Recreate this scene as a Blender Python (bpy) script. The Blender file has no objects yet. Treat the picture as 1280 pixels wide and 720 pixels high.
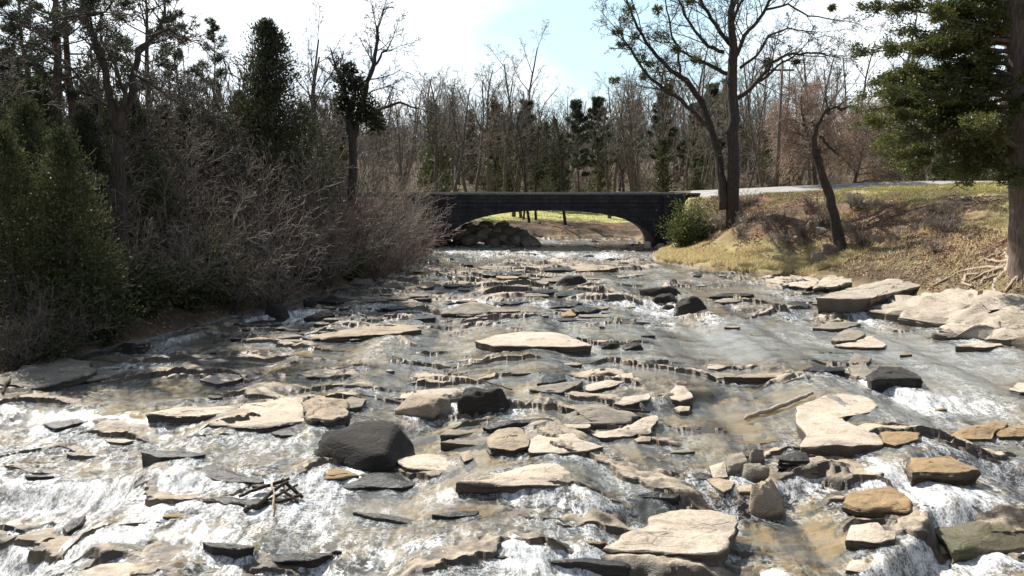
import bpy, bmesh, math, random
import numpy as np
from mathutils import Vector, Matrix

C = bpy.context.scene.collection
SC = bpy.context.scene
rnd = random.Random(7)
nrs = np.random.RandomState(11)

# ------------------------------------------------------------------ camera maths
ZC = 5.2                    # camera height above the pool at the bridge
F = 1004.0                  # focal length in pixels of the 1280 px wide photograph
PITCH = math.atan(135 / F)
CP, SP = math.cos(PITCH), math.sin(PITCH)
SUN_AZ = math.radians(-42)  # from +Y towards +X
SUN_EL = math.radians(48)

def ray(px, py):
    a, b = (px - 640) / F, (py - 360) / F
    return Vector((a, CP - b * SP, -SP - b * CP))

def P(px, py, z):
    d = ray(px, py)
    t = (z - ZC) / d.z
    return Vector((d.x * t, d.y * t, z))

def at(px, py, Y):
    """point seen at a pixel at the given distance along +Y"""
    d = ray(px, py)
    t = Y / d.y
    return Vector((d.x * t, Y, ZC + d.z * t))

# ------------------------------------------------------------------ noise
def _hash(ix, iy, iz, seed):
    h = (ix.astype(np.int64) * 374761393 + iy.astype(np.int64) * 668265263
         + iz.astype(np.int64) * 2147483647 + seed * 974634211) & 0xFFFFFFFF
    h = ((h ^ (h >> 13)) * 1274126177) & 0xFFFFFFFF
    h = h ^ (h >> 16)
    return (h & 0xFFFF) / 65535.0

def vnoise(x, y, z=None, seed=0):
    x = np.asarray(x, float); y = np.asarray(y, float)
    z = np.zeros_like(x) if z is None else np.asarray(z, float)
    ix, iy, iz = np.floor(x), np.floor(y), np.floor(z)
    fx, fy, fz = x - ix, y - iy, z - iz
    ux, uy, uz = [f * f * f * (f * (f * 6 - 15) + 10) for f in (fx, fy, fz)]
    r = 0
    for dx in (0, 1):
        wx = ux if dx else 1 - ux
        for dy in (0, 1):
            wy = uy if dy else 1 - uy
            for dz in (0, 1):
                wz = uz if dz else 1 - uz
                r = r + wx * wy * wz * _hash(ix + dx, iy + dy, iz + dz, seed)
    return r * 2 - 1

def fbm(x, y, z=None, seed=0, octv=4, gain=0.5):
    s, a, n = 0, 1.0, 0
    x = np.asarray(x, float); y = np.asarray(y, float)
    z = np.zeros_like(x) if z is None else np.asarray(z, float)
    for k in range(octv):
        s = s + a * vnoise(x * 2 ** k, y * 2 ** k, z * 2 ** k, seed + 17 * k)
        n += a
        a *= gain
    return s / n * 1.5

def sstep(x, a, b):
    t = np.clip((x - a) / (b - a), 0, 1)
    return t * t * (3 - 2 * t)

# ------------------------------------------------------------------ shoreline
SHORE = np.array([(-19, 2), (-16.5, 12), (-15.6, 20), (-14.8, 24), (-12.6, 29), (-10.9, 34), (-9.2, 39), (-7.6, 44), (-6.4, 51),
                  (-5.7, 59), (-5.5, 68), (-30, 69.5), (-34, 74), (-8, 74.5), (2, 73.2), (11, 72.6), (11.1, 60),
                  (10.0, 55), (9.7, 51.5), (11.2, 48.3), (13.2, 46.8), (15.6, 45), (17.4, 40), (17.9, 36), (17.6, 32), (17.6, 28),
                  (18.6, 22), (20, 12), (22, 2)], float)

def _shore_samples():
    out = []
    n = len(SHORE)
    for i in range(n):
        a, b = SHORE[i], SHORE[(i + 1) % n]
        k = max(2, int(np.hypot(*(b - a)) / 0.3))
        for t in np.arange(k) / k:
            out.append(a + (b - a) * t)
    s = np.array(out)
    s[:, 0] += 0.45 * fbm(s[:, 0] * .5, s[:, 1] * .5, seed=3)
    s[:, 1] += 0.45 * fbm(s[:, 0] * .5, s[:, 1] * .5, seed=4)
    return s
SH = _shore_samples()

def inside_river(x, y):
    x = np.asarray(x, float); y = np.asarray(y, float)
    c = np.zeros(x.shape, bool)
    n = len(SH)
    xs, ys = SH[:, 0], SH[:, 1]
    for i in range(n):
        x1, y1, x2, y2 = xs[i], ys[i], xs[(i + 1) % n], ys[(i + 1) % n]
        if y1 == y2:
            continue
        m = ((y1 > y) != (y2 > y))
        if m.any():
            c ^= m & (x < (x2 - x1) * (y - y1) / (y2 - y1) + x1)
    return c

def shore_dist(x, y):
    x = np.asarray(x, float).ravel(); y = np.asarray(y, float).ravel()
    out = np.empty(x.shape)
    for i in range(0, len(x), 4000):
        dx = x[i:i + 4000, None] - SH[None, :, 0]
        dy = y[i:i + 4000, None] - SH[None, :, 1]
        out[i:i + 4000] = np.sqrt((dx * dx + dy * dy).min(1))
    return out

# ------------------------------------------------------------------ stepped water level
LEDGES_PX = [  # (approximate level, drop, pixels of the ledge crest)
    (0.00, .10, [(540, 318), (640, 316), (760, 318), (830, 317)]),
    (-.10, .12, [(400, 352), (520, 345), (640, 344), (760, 350), (860, 352), (960, 350), (1100, 352)]),
    (-.22, .20, [(200, 420), (300, 396), (450, 382), (560, 374), (700, 377), (800, 373), (880, 376), (960, 384), (1100, 388), (1280, 400)]),
    (-.42, .20, [(0, 505), (180, 520), (300, 534), (390, 545), (480, 520), (560, 508), (640, 492), (690, 490), (740, 490),
                 (800, 502), (930, 474), (1060, 468), (1150, 484), (1280, 497)]),
    (-.62, .24, [(-100, 590), (0, 594), (250, 604), (380, 594), (520, 610), (570, 612), (680, 624), (735, 633), (860, 620), (960, 604),
                 (1010, 584), (1100, 604), (1140, 576), (1280, 566), (1400, 560)]),
    (-.86, .24, [(-200, 640), (0, 655), (120, 684), (270, 694), (420, 702), (510, 682), (640, 694), (790, 712), (930, 706), (1060, 722),
                 (1130, 700), (1160, 644), (1280, 640), (1400, 640)]),
]
LEDGES = []
for lv, dr, pts in LEDGES_PX:
    w = sorted([tuple(P(a, b, lv)[:2]) for a, b in pts])
    LEDGES.append((np.array([q[0] for q in w]), np.array([q[1] for q in w]), dr))

def _ledge_y(k, x):
    X, Y, d = LEDGES[k]
    return np.interp(x, X, Y) + 0.22 * fbm(x * 1.1, x * 0 + k * 9.1, seed=21, octv=3)

def _ledge_drop(k, x):
    X, Y, d = LEDGES[k]
    v = d * np.clip(1 + 1.1 * fbm(x * .45, x * 0 + k * 5.3, seed=33, octv=2), .12, 1.35)
    if k == 5:
        v = v + 0.20 * sstep(x, 5.5, 7.0)
    return v

_TX = np.linspace(-60, 60, 6001)
_TY = [_ledge_y(k, _TX) for k in range(len(LEDGES))]
_TD = [_ledge_drop(k, _TX) for k in range(len(LEDGES))]
def ledge_y(k, x): return np.interp(x, _TX, _TY[k])
def ledge_drop(k, x): return np.interp(x, _TX, _TD[k])

def W(x, y):
    x = np.asarray(x, float); y = np.asarray(y, float)
    z = np.zeros(np.broadcast(x, y).shape)
    for k in range(len(LEDGES)):
        wd = 0.16 + 0.006 * ledge_y(k, x)
        z = z - ledge_drop(k, x) * (1 - sstep(y - ledge_y(k, x), -wd * 2.0, wd * .6))
    return z - 0.0025 * (60 - np.minimum(y, 60))

def w1(x, y):
    return float(W(np.array([x]), np.array([y]))[0])

def PW(px, py):
    """pixel -> point on the water"""
    z = -0.4
    for _ in range(14):
        p = P(px, py, z)
        z = 0.5 * z + 0.5 * w1(p.x, p.y)
    return P(px, py, z)

# ------------------------------------------------------------------ ground height
ROAD = [(-140, 68, 5.0), (-60, 65, 4.4), (-6, 64.6, 3.95), (11, 64.6, 3.95), (16, 64.8, 4.1), (24, 65.6, 4.45), (34, 68, 4.85), (60, 75, 4.9), (140, 100, 9.0)]
RX = np.array([r[0] for r in ROAD]); RY = np.array([r[1] for r in ROAD]); RZ = np.array([r[2] for r in ROAD])

def ground(x, y):
    shp = np.shape(x)
    x = np.asarray(x, float).ravel(); y = np.asarray(y, float).ravel()
    ins = inside_river(x, y)
    s = shore_dist(x, y)
    w = W(np.clip(x, -20, 22), np.clip(y, 4, 75))
    # river bed
    big = fbm(x * .35, y * .5, seed=41, octv=3)
    dep = 0.06 + 0.10 * np.clip(big + .35, 0, 1.3) + 0.04 * fbm(x * 1.7, y * 2.6, seed=42, octv=4)
    bed = w - .12 - .55 * np.clip(s * .9, 0, 1)
    # banks
    n1 = fbm(x * .25, y * .25, seed=51, octv=4)
    n2 = fbm(x * 1.1, y * 1.1, seed=52, octv=4)
    left = np.interp(s, [0, 1, 3, 8, 25, 60, 160, 400], [0.02, .45, 1.1, 1.7, 2.4, 3.4, 7, 14]) + .25 * n1 * sstep(s, 1, 5) + .12 * n2 * sstep(s, 0, 1)
    rnear = np.interp(s, [0, 1, 2.6, 6, 12, 22, 60, 200, 500], [0.05, .55, 1.45, 2.5, 4.0, 4.9, 5.6, 9, 14]) + .15 * n1 + .10 * n2 * sstep(s, .2, 1.5)
    rfar = np.interp(s, [0, .4, 2.0, 3.4, 5.5, 8.5, 13, 25, 60, 200, 500], [0.05, .22, .45, .9, 2.3, 3.7, 4.4, 5.0, 5.8, 9, 14]) + .12 * n1 + .10 * n2 * sstep(s, 2, 4)
    back = np.interp(s, [0, 1.5, 5, 14, 34, 60, 120, 400], [0.05, .7, 1.0, 1.5, 2.4, 4.5, 9, 17]) + .1 * n1 + .08 * n2 * sstep(s, 0, 3)
    wl = sstep(-x, -3, 3)                       # 1 left
    wf = sstep(y, 40, 46)
    wb = sstep(y, 67, 71)
    right = rnear * (1 - wf) + rfar * wf
    side = left * wl + right * (1 - wl)
    z = side * (1 - wb) + back * wb
    z = z + np.where(wb < .5, w * np.exp(-s * .5) * (1 - wb), 0)
    z = z + .45 * np.exp(-((x - 20.0) ** 2 + (y - 31.2) ** 2) / 2.2)
    # road embankment
    ry = np.interp(x, RX, RY); rz = np.interp(x, RX, RZ)
    k = np.maximum(sstep(np.abs(y - ry), 7.0, 3.0), 0)
    onbank = sstep(np.where(ins, 0, s), 0.6, 2.2)
    z = np.where(ins, z, z * (1 - k * onbank) + (rz - .06 + (y - ry) * .10 * (np.abs(y - ry) < 3.2)) * k * onbank)
    z = np.where(ins, bed, z)
    return z.reshape(shp)

def g1(x, y):
    return float(ground(np.array([x]), np.array([y]))[0])

def GP(px, py, y0=24, y1=70):
    """pixel -> first hit with the ground"""
    ys = np.linspace(y0, y1, 240)
    d = ray(px, py)
    t = ys / d.y
    xs = d.x * t
    zs = ZC + d.z * t
    g = ground(xs, ys)
    m = np.where(zs <= g)[0]
    i = m[0] if len(m) else len(ys) - 1
    return Vector((xs[i], ys[i], g[i]))

# ------------------------------------------------------------------ object helpers
def tag(o, label=None, cat=None, group=None, kind=None):
    if label: o['label'] = label
    if cat: o['category'] = cat
    if group: o['group'] = group
    if kind: o['kind'] = kind
    return o

def empty(name, loc=(0, 0, 0), rz=0.0):
    o = bpy.data.objects.new(name, None)
    o.empty_display_size = .3
    C.objects.link(o)
    o.location = loc
    o.rotation_euler = (0, 0, rz)
    return o

def mesh_np(name, verts, quads=None, tris=None, mat=None, parent=None, smooth=True, link=True):
    me = bpy.data.meshes.new(name)
    verts = np.asarray(verts, np.float32)
    me.vertices.add(len(verts))
    me.vertices.foreach_set('co', verts.ravel())
    loops, starts, tot, pos = [], [], [], 0
    if quads is not None and len(quads):
        q = np.asarray(quads, np.int32)
        loops.append(q.ravel()); starts.append(pos + np.arange(len(q)) * 4); tot.append(np.full(len(q), 4)); pos += len(q) * 4
    if tris is not None and len(tris):
        t = np.asarray(tris, np.int32)
        loops.append(t.ravel()); starts.append(pos + np.arange(len(t)) * 3); tot.append(np.full(len(t), 3)); pos += len(t) * 3
    L = np.concatenate(loops).astype(np.int32); S = np.concatenate(starts).astype(np.int32); T = np.concatenate(tot).astype(np.int32)
    me.loops.add(len(L)); me.loops.foreach_set('vertex_index', L)
    me.polygons.add(len(S)); me.polygons.foreach_set('loop_start', S); me.polygons.foreach_set('loop_total', T)
    me.polygons.foreach_set('use_smooth', np.full(len(S), smooth, bool))
    me.update(calc_edges=True)
    me.validate()
    if mat: me.materials.append(mat)
    o = bpy.data.objects.new(name, me)
    if link: C.objects.link(o)
    if parent is not None: o.parent = parent
    return o

def attr(o, name, values):
    a = o.data.attributes.new(name, 'FLOAT', 'POINT')
    a.data.foreach_set('value', np.asarray(values, np.float32))

def dup(root, loc, rz=0.0, sc=1.0):
    r = root.copy(); C.objects.link(r)
    r.location = loc; r.rotation_euler = (0, 0, rz)
    r.scale = (sc, sc, sc) if not isinstance(sc, tuple) else sc
    for ch in root.children:
        c = ch.copy(); C.objects.link(c); c.parent = r
        for g in ch.children:
            d = g.copy(); C.objects.link(d); d.parent = c
    return r

class MB:
    """collects tubes and boxes into one mesh"""
    def __init__(s):
        s.v, s.q, s.t, s.n = [], [], [], 0
    def add(s, v, q=None, t=None):
        v = np.asarray(v, float)
        if q is not None and len(q): s.q.append(np.asarray(q) + s.n)
        if t is not None and len(t): s.t.append(np.asarray(t) + s.n)
        s.v.append(v); s.n += len(v)
    def tube(s, pts, rad, sides=6, cap=True):
        pts = np.asarray(pts, float); n = len(pts)
        rad = np.broadcast_to(np.asarray(rad, float), (n,))
        tg = np.gradient(pts, axis=0)
        tg /= np.linalg.norm(tg, axis=1)[:, None] + 1e-9
        ref = np.array([0.0, 0, 1]) if abs(tg[0][2]) < .8 else np.array([1.0, 0, 0])
        u = np.cross(tg, ref); u /= np.linalg.norm(u, axis=1)[:, None] + 1e-9
        w = np.cross(tg, u)
        a = np.arange(sides) * 2 * math.pi / sides
        ring = pts[:, None, :] + rad[:, None, None] * (np.cos(a)[None, :, None] * u[:, None, :] + np.sin(a)[None, :, None] * w[:, None, :])
        i = np.arange(n - 1)[:, None] * sides; j = np.arange(sides)[None, :]; j2 = (j + 1) % sides
        q = np.stack([i + j, i + j2, i + sides + j2, i + sides + j], -1).reshape(-1, 4)
        t = []
        if cap and sides > 3:
            t = [(0, k + 1, k) for k in range(1, sides - 1)] + [((n - 1) * sides, (n - 1) * sides + k, (n - 1) * sides + k + 1) for k in range(1, sides - 1)]
        s.add(ring.reshape(-1, 3), q, t)
    def box(s, lo, hi):
        x0, y0, z0 = lo; x1, y1, z1 = hi
        v = [(x0, y0, z0), (x1, y0, z0), (x1, y1, z0), (x0, y1, z0), (x0, y0, z1), (x1, y0, z1), (x1, y1, z1), (x0, y1, z1)]
        s.add(v, [(0, 3, 2, 1), (4, 5, 6, 7), (0, 1, 5, 4), (1, 2, 6, 5), (2, 3, 7, 6), (3, 0, 4, 7)])
    def build(s, name, mat, parent=None, smooth=True):
        v = np.concatenate(s.v)
        q = np.concatenate(s.q) if s.q else None
        t = np.concatenate(s.t) if s.t else None
        return mesh_np(name, v, q, t, mat, parent, smooth)

# ------------------------------------------------------------------ node helpers
def newmat(name):
    m = bpy.data.materials.new(name); m.use_nodes = True
    nt = m.node_tree; nt.nodes.clear()
    return m, nt

def N(nt, t, **kw):
    n = nt.nodes.new(t)
    for k, v in kw.items():
        if k.startswith('i_'):
            key = k[2:]
            key = int(key) if key.isdigit() else key.replace('_', ' ')
            n.inputs[key].default_value = v
        else:
            setattr(n, k, v)
    return n

def L(nt, a, b):
    nt.links.new(a, b)

def noise(nt, vec, scale, detail=4, rough=.55):
    n = N(nt, 'ShaderNodeTexNoise')
    n.inputs['Scale'].default_value = scale; n.inputs['Detail'].default_value = detail; n.inputs['Roughness'].default_value = rough
    if vec is not None: L(nt, vec, n.inputs['Vector'])
    return n.outputs['Fac']

def ramp(nt, fac, stops):
    r = N(nt, 'ShaderNodeValToRGB')
    e = r.color_ramp.elements
    while len(e) < len(stops): e.new(.5)
    for el, (p, c) in zip(e, stops):
        el.position = p
        el.color = (c, c, c, 1) if isinstance(c, (int, float)) else (*c, 1)
    L(nt, fac, r.inputs['Fac'])
    return r.outputs['Color']

def mixc(nt, fac, a, b, mode='MIX'):
    m = N(nt, 'ShaderNodeMix', data_type='RGBA', blend_type=mode)
    for v, s in ((fac, m.inputs['Factor']), (a, m.inputs[6]), (b, m.inputs[7])):
        if isinstance(v, (int, float)): s.default_value = v
        elif isinstance(v, tuple): s.default_value = (*v, 1)
        else: L(nt, v, s)
    return m.outputs[2]

def math_(nt, op, a, b=None, clamp=False):
    m = N(nt, 'ShaderNodeMath', operation=op, use_clamp=clamp)
    for v, s in ((a, m.inputs[0]), (b, m.inputs[1])):
        if v is None: continue
        if isinstance(v, (int, float)): s.default_value = v
        else: L(nt, v, s)
    return m.outputs[0]

def mapping(nt, vec, scale):
    m = N(nt, 'ShaderNodeMapping')
    m.inputs['Scale'].default_value = scale
    L(nt, vec, m.inputs['Vector'])
    return m.outputs[0]

def out(nt, sh):
    o = N(nt, 'ShaderNodeOutputMaterial')
    L(nt, sh, o.inputs['Surface'])

def bump(nt, h, strength, dist):
    b = N(nt, 'ShaderNodeBump')
    b.inputs['Strength'].default_value = strength; b.inputs['Distance'].default_value = dist
    L(nt, h, b.inputs['Height'])
    return b.outputs['Normal']

def geo(nt):
    return N(nt, 'ShaderNodeNewGeometry').outputs['Position']

def attrf(nt, name):
    a = N(nt, 'ShaderNodeAttribute'); a.attribute_name = name
    return a.outputs['Fac']

def bsdf(nt, col, rough=.8, normal=None, spec=.3):
    b = N(nt, 'ShaderNodeBsdfPrincipled')
    if isinstance(col, tuple): b.inputs['Base Color'].default_value = (*col, 1)
    else: L(nt, col, b.inputs['Base Color'])
    if isinstance(rough, (int, float)): b.inputs['Roughness'].default_value = rough
    else: L(nt, rough, b.inputs['Roughness'])
    b.inputs['Specular IOR Level'].default_value = spec
    if normal is not None: L(nt, normal, b.inputs['Normal'])
    return b.outputs[0]

# ------------------------------------------------------------------ materials
def rock_mat(name, a, b, stain, wet_shade_tint=.30, moss=None):
    m, nt = newmat(name)
    g = geo(nt)
    obj = N(nt, 'ShaderNodeTexCoord').outputs['Object']
    big = noise(nt, g, 1.1, 5, .6)
    c = mixc(nt, ramp(nt, big, [(.35, 0.0), (.65, 1.0)]), a, b)
    st = noise(nt, mapping(nt, g, (1.3, 2.0, 7)), 1.6, 6, .65)
    c = mixc(nt, ramp(nt, st, [(.54, 0.0), (.68, .75)]), c, stain)
    fine = noise(nt, g, 30, 5, .7)
    c = mixc(nt, ramp(nt, fine, [(.3, .42), (.6, 0.0)]), c, (.05, .04, .03), 'MIX')
    if moss:
        mo = noise(nt, g, 2.3, 4, .6)
        c = mixc(nt, ramp(nt, mo, [(.5, 0.0), (.62, .8)]), c, moss)
    wet = attrf(nt, 'wet')  # waterline wet, plus shade painted on slab side faces
    c2 = mixc(nt, 1.0, c, (wet_shade_tint, wet_shade_tint * .96, wet_shade_tint * .9), 'MULTIPLY')
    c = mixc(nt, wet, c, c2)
    cr = N(nt, 'ShaderNodeTexVoronoi', feature='DISTANCE_TO_EDGE')
    cr.inputs['Scale'].default_value = 1.5
    wv = mixc(nt, .28, g, N(nt, 'ShaderNodeTexNoise', i_Scale=2.5).outputs['Color'])
    L(nt, mapping(nt, wv, (.55, 1.2, 2.0)), cr.inputs['Vector'])
    crack = ramp(nt, cr.outputs['Distance'], [(.0, 0.0), (.03, 1.0)])
    c = mixc(nt, math_(nt, 'MULTIPLY', math_(nt, 'SUBTRACT', 1.0, ramp(nt, cr.outputs['Distance'], [(.0, 0.0), (.018, 1.0)])), ramp(nt, big, [(.48, .0), (.60, .6)])), c, (.07, .056, .044))
    h = math_(nt, 'ADD', math_(nt, 'MULTIPLY', noise(nt, mapping(nt, g, (1, 1, 3)), 9, 8, .7), 1.0), math_(nt, 'MULTIPLY', crack, .25))
    nrm = bump(nt, h, .55, .07)
    ro = math_(nt, 'SUBTRACT', .88, math_(nt, 'MULTIPLY', wet, .5))
    out(nt, bsdf(nt, c, ro, nrm, .35))
    return m

M = {}
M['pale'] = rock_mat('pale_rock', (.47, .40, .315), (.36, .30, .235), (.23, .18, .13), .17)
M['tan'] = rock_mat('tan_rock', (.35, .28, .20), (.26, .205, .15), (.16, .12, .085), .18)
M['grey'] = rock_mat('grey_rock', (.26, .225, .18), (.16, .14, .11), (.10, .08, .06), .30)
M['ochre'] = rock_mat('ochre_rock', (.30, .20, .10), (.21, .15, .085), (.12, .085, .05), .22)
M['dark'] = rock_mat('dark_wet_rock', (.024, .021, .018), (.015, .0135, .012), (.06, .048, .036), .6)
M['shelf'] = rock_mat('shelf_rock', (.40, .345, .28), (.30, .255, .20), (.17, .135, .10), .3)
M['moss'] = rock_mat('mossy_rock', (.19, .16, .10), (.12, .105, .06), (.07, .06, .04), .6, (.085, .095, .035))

def bark_mat(name, a, b):
    m, nt = newmat(name)
    o = N(nt, 'ShaderNodeTexCoord').outputs['Object']
    n = noise(nt, mapping(nt, o, (9, 9, 1.6)), 1.6, 6, .7)
    c = mixc(nt, ramp(nt, n, [(.35, 0.0), (.65, 1.0)]), a, b)
    out(nt, bsdf(nt, c, .9, bump(nt, n, .7, .05), .15))
    return m
M['bark'] = bark_mat('grey_brown_bark', (.060, .050, .042), (.15, .125, .10))
M['bark_dark'] = bark_mat('dark_bark', (.030, .025, .021), (.075, .062, .052))
M['bark_pine'] = bark_mat('pine_bark', (.055, .038, .030), (.15, .10, .075))
M['bark_cedar'] = bark_mat('cedar_bark', (.085, .062, .052), (.20, .155, .13))
M['root'] = bark_mat('bare_root_bark', (.22, .175, .135), (.40, .33, .26))
M['drift'] = bark_mat('bleached_wood', (.22, .175, .125), (.40, .33, .25))
M['stick'] = bark_mat('wet_stick_bark', (.020, .016, .012), (.075, .055, .042))

def twig_mat(name, a, b):
    m, nt = newmat(name)
    o = N(nt, 'ShaderNodeTexCoord').outputs['Object']
    c = mixc(nt, ramp(nt, noise(nt, o, .9, 3), [(.35, 0.0), (.65, 1.0)]), a, b)
    out(nt, bsdf(nt, c, .85, None, .2))
    return m
M['twig'] = twig_mat('grey_twigs', (.125, .105, .090), (.20, .165, .135))
M['twig_dark'] = twig_mat('dark_twigs', (.050, .042, .036), (.095, .08, .066))
M['twig_tan'] = twig_mat('tan_twigs', (.19, .155, .122), (.265, .215, .17))
M['twig_willow'] = twig_mat('willow_twigs', (.26, .185, .145), (.35, .26, .205))
M['twig_red'] = twig_mat('reddish_twigs', (.165, .095, .078), (.21, .135, .11))
M['twig_pale'] = twig_mat('pale_grey_twigs', (.21, .18, .155), (.30, .26, .22))

def leaf_mat(name, a, b, c2, scale=.9, trans=.30):
    m, nt = newmat(name)
    o = N(nt, 'ShaderNodeTexCoord').outputs['Object']
    ri = N(nt, 'ShaderNodeNewGeometry').outputs['Random Per Island']
    c = mixc(nt, ramp(nt, noise(nt, o, scale, 4), [(.35, 0.0), (.65, 1.0)]), a, b)
    c = mixc(nt, ramp(nt, ri, [(.55, 0.0), (1.0, .9)]), c, c2)
    d = N(nt, 'ShaderNodeBsdfDiffuse'); L(nt, c, d.inputs['Color'])
    t = N(nt, 'ShaderNodeBsdfTranslucent'); L(nt, c, t.inputs['Color'])
    mx = N(nt, 'ShaderNodeMixShader'); mx.inputs[0].default_value = trans
    L(nt, d.outputs[0], mx.inputs[1]); L(nt, t.outputs[0], mx.inputs[2])
    gl = N(nt, 'ShaderNodeBsdfGlossy'); gl.inputs['Roughness'].default_value = .5
    m2 = N(nt, 'ShaderNodeMixShader'); m2.inputs[0].default_value = .03
    L(nt, mx.outputs[0], m2.inputs[1]); L(nt, gl.outputs[0], m2.inputs[2])
    out(nt, m2.outputs[0])
    return m
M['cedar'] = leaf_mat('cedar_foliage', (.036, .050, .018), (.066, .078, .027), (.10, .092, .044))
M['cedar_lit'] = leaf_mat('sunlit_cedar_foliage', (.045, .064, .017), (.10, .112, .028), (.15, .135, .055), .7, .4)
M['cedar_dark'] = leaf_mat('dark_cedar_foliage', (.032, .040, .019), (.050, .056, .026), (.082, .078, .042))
M['pine'] = leaf_mat('pine_needles', (.040, .056, .030), (.062, .078, .040), (.09, .09, .05))
M['bright'] = leaf_mat('yellow_green_foliage', (.070, .095, .020), (.095, .11, .03), (.12, .12, .05))
M['mistle'] = leaf_mat('mistletoe_leaves', (.070, .080, .025), (.10, .10, .035), (.12, .11, .05))
M['drygrass'] = leaf_mat('dry_grass_blades', (.52, .42, .23), (.58, .47, .27), (.40, .36, .16), .5, .5)
M['greengrass'] = leaf_mat('green_grass_blades', (.23, .23, .065), (.30, .27, .095), (.36, .30, .14), .5, .35)
M['litter'] = leaf_mat('dead_leaves', (.20, .115, .072), (.28, .175, .115), (.38, .28, .19), 1.5, .2)

def bedrock_mat():
    m, nt = newmat('stream_bedrock')
    g = geo(nt)
    big = noise(nt, g, .8, 6, .62)
    dry = mixc(nt, ramp(nt, big, [(.35, 0.0), (.65, 1.0)]), (.42, .35, .265), (.30, .245, .175))
    dry = mixc(nt, ramp(nt, noise(nt, mapping(nt, g, (1.2, 2.2, 5)), 1.8, 6, .65), [(.52, 0.0), (.68, .7)]), dry, (.19, .145, .10))
    wet_shade_c = mixc(nt, ramp(nt, noise(nt, g, 1.4, 5, .6), [(.38, 0.0), (.62, 1.0)]), (.090, .068, .046), (.045, .036, .026))  # dark for wet rock and for the painted shade of ledge fronts
    sunk = mixc(nt, ramp(nt, noise(nt, mapping(nt, g, (1, 1.6, 1)), .9, 6, .62), [(.38, 0.0), (.62, 1.0)]), (.40, .295, .185), (.27, .215, .125))
    sunk = mixc(nt, ramp(nt, noise(nt, mapping(nt, g, (1, 2.0, 1)), 2.2, 6, .65), [(.50, 0.0), (.66, .75)]), sunk, (.13, .10, .06))
    c = mixc(nt, attrf(nt, 'wet'), dry, wet_shade_c)
    c = mixc(nt, attrf(nt, 'sunk'), c, sunk)
    c = mixc(nt, ramp(nt, noise(nt, g, 28, 5, .7), [(.3, .5), (.6, 0.0)]), c, (.05, .04, .03))
    h = math_(nt, 'ADD', noise(nt, mapping(nt, g, (1, 1.5, 3)), 7, 8, .7), math_(nt, 'MULTIPLY', noise(nt, g, 30, 4, .7), .3))
    ro = math_(nt, 'SUBTRACT', .9, math_(nt, 'MULTIPLY', attrf(nt, 'wet'), .55))
    out(nt, bsdf(nt, c, ro, bump(nt, h, .6, .06), .4))
    return m
M['bedrock'] = bedrock_mat()

def ground_mat():
    m, nt = newmat('ground_surface')
    g = geo(nt)
    n1 = noise(nt, g, .5, 6, .6); n2 = noise(nt, g, 3.5, 6, .65); n3 = noise(nt, g, 18, 5, .7)
    litter = mixc(nt, ramp(nt, n2, [(.35, 0.0), (.68, 1.0)]), (.060, .044, .031), (.14, .105, .072))
    grass = mixc(nt, ramp(nt, n2, [(.35, 0.0), (.65, 1.0)]), (.37, .31, .155), (.28, .25, .10))
    lawn = mixc(nt, ramp(nt, n2, [(.35, 0.0), (.65, 1.0)]), (.32, .34, .12), (.40, .38, .16))
    clay = mixc(nt, ramp(nt, n2, [(.35, 0.0), (.65, 1.0)]), (.27, .145, .085), (.17, .115, .075))
    bed = mixc(nt, ramp(nt, n1, [(.38, 0.0), (.62, 1.0)]), (.38, .285, .18), (.27, .21, .13))
    bed = mixc(nt, ramp(nt, noise(nt, mapping(nt, g, (1, 1.8, 1)), 1.7, 6, .65), [(.45, 0.0), (.62, .7)]), bed, (.12, .09, .055))
    bed = mixc(nt, ramp(nt, noise(nt, mapping(nt, g, (1, 1.6, 1)), 2.6, 4, .6), [(.56, 0.0), (.66, .7)]), bed, (.36, .28, .18))
    c = mixc(nt, attrf(nt, 'grass'), litter, grass)
    c = mixc(nt, attrf(nt, 'lawn'), c, lawn)
    c = mixc(nt, attrf(nt, 'clay'), c, clay)
    c = mixc(nt, attrf(nt, 'bed'), c, bed)
    c = mixc(nt, ramp(nt, n3, [(.3, .55), (.55, 0.0)]), c, (.06, .045, .03))
    h = math_(nt, 'ADD', n2, math_(nt, 'MULTIPLY', n3, .5))
    out(nt, bsdf(nt, c, .93, bump(nt, h, .8, .12), .12))
    return m
M['ground'] = ground_mat()

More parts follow.
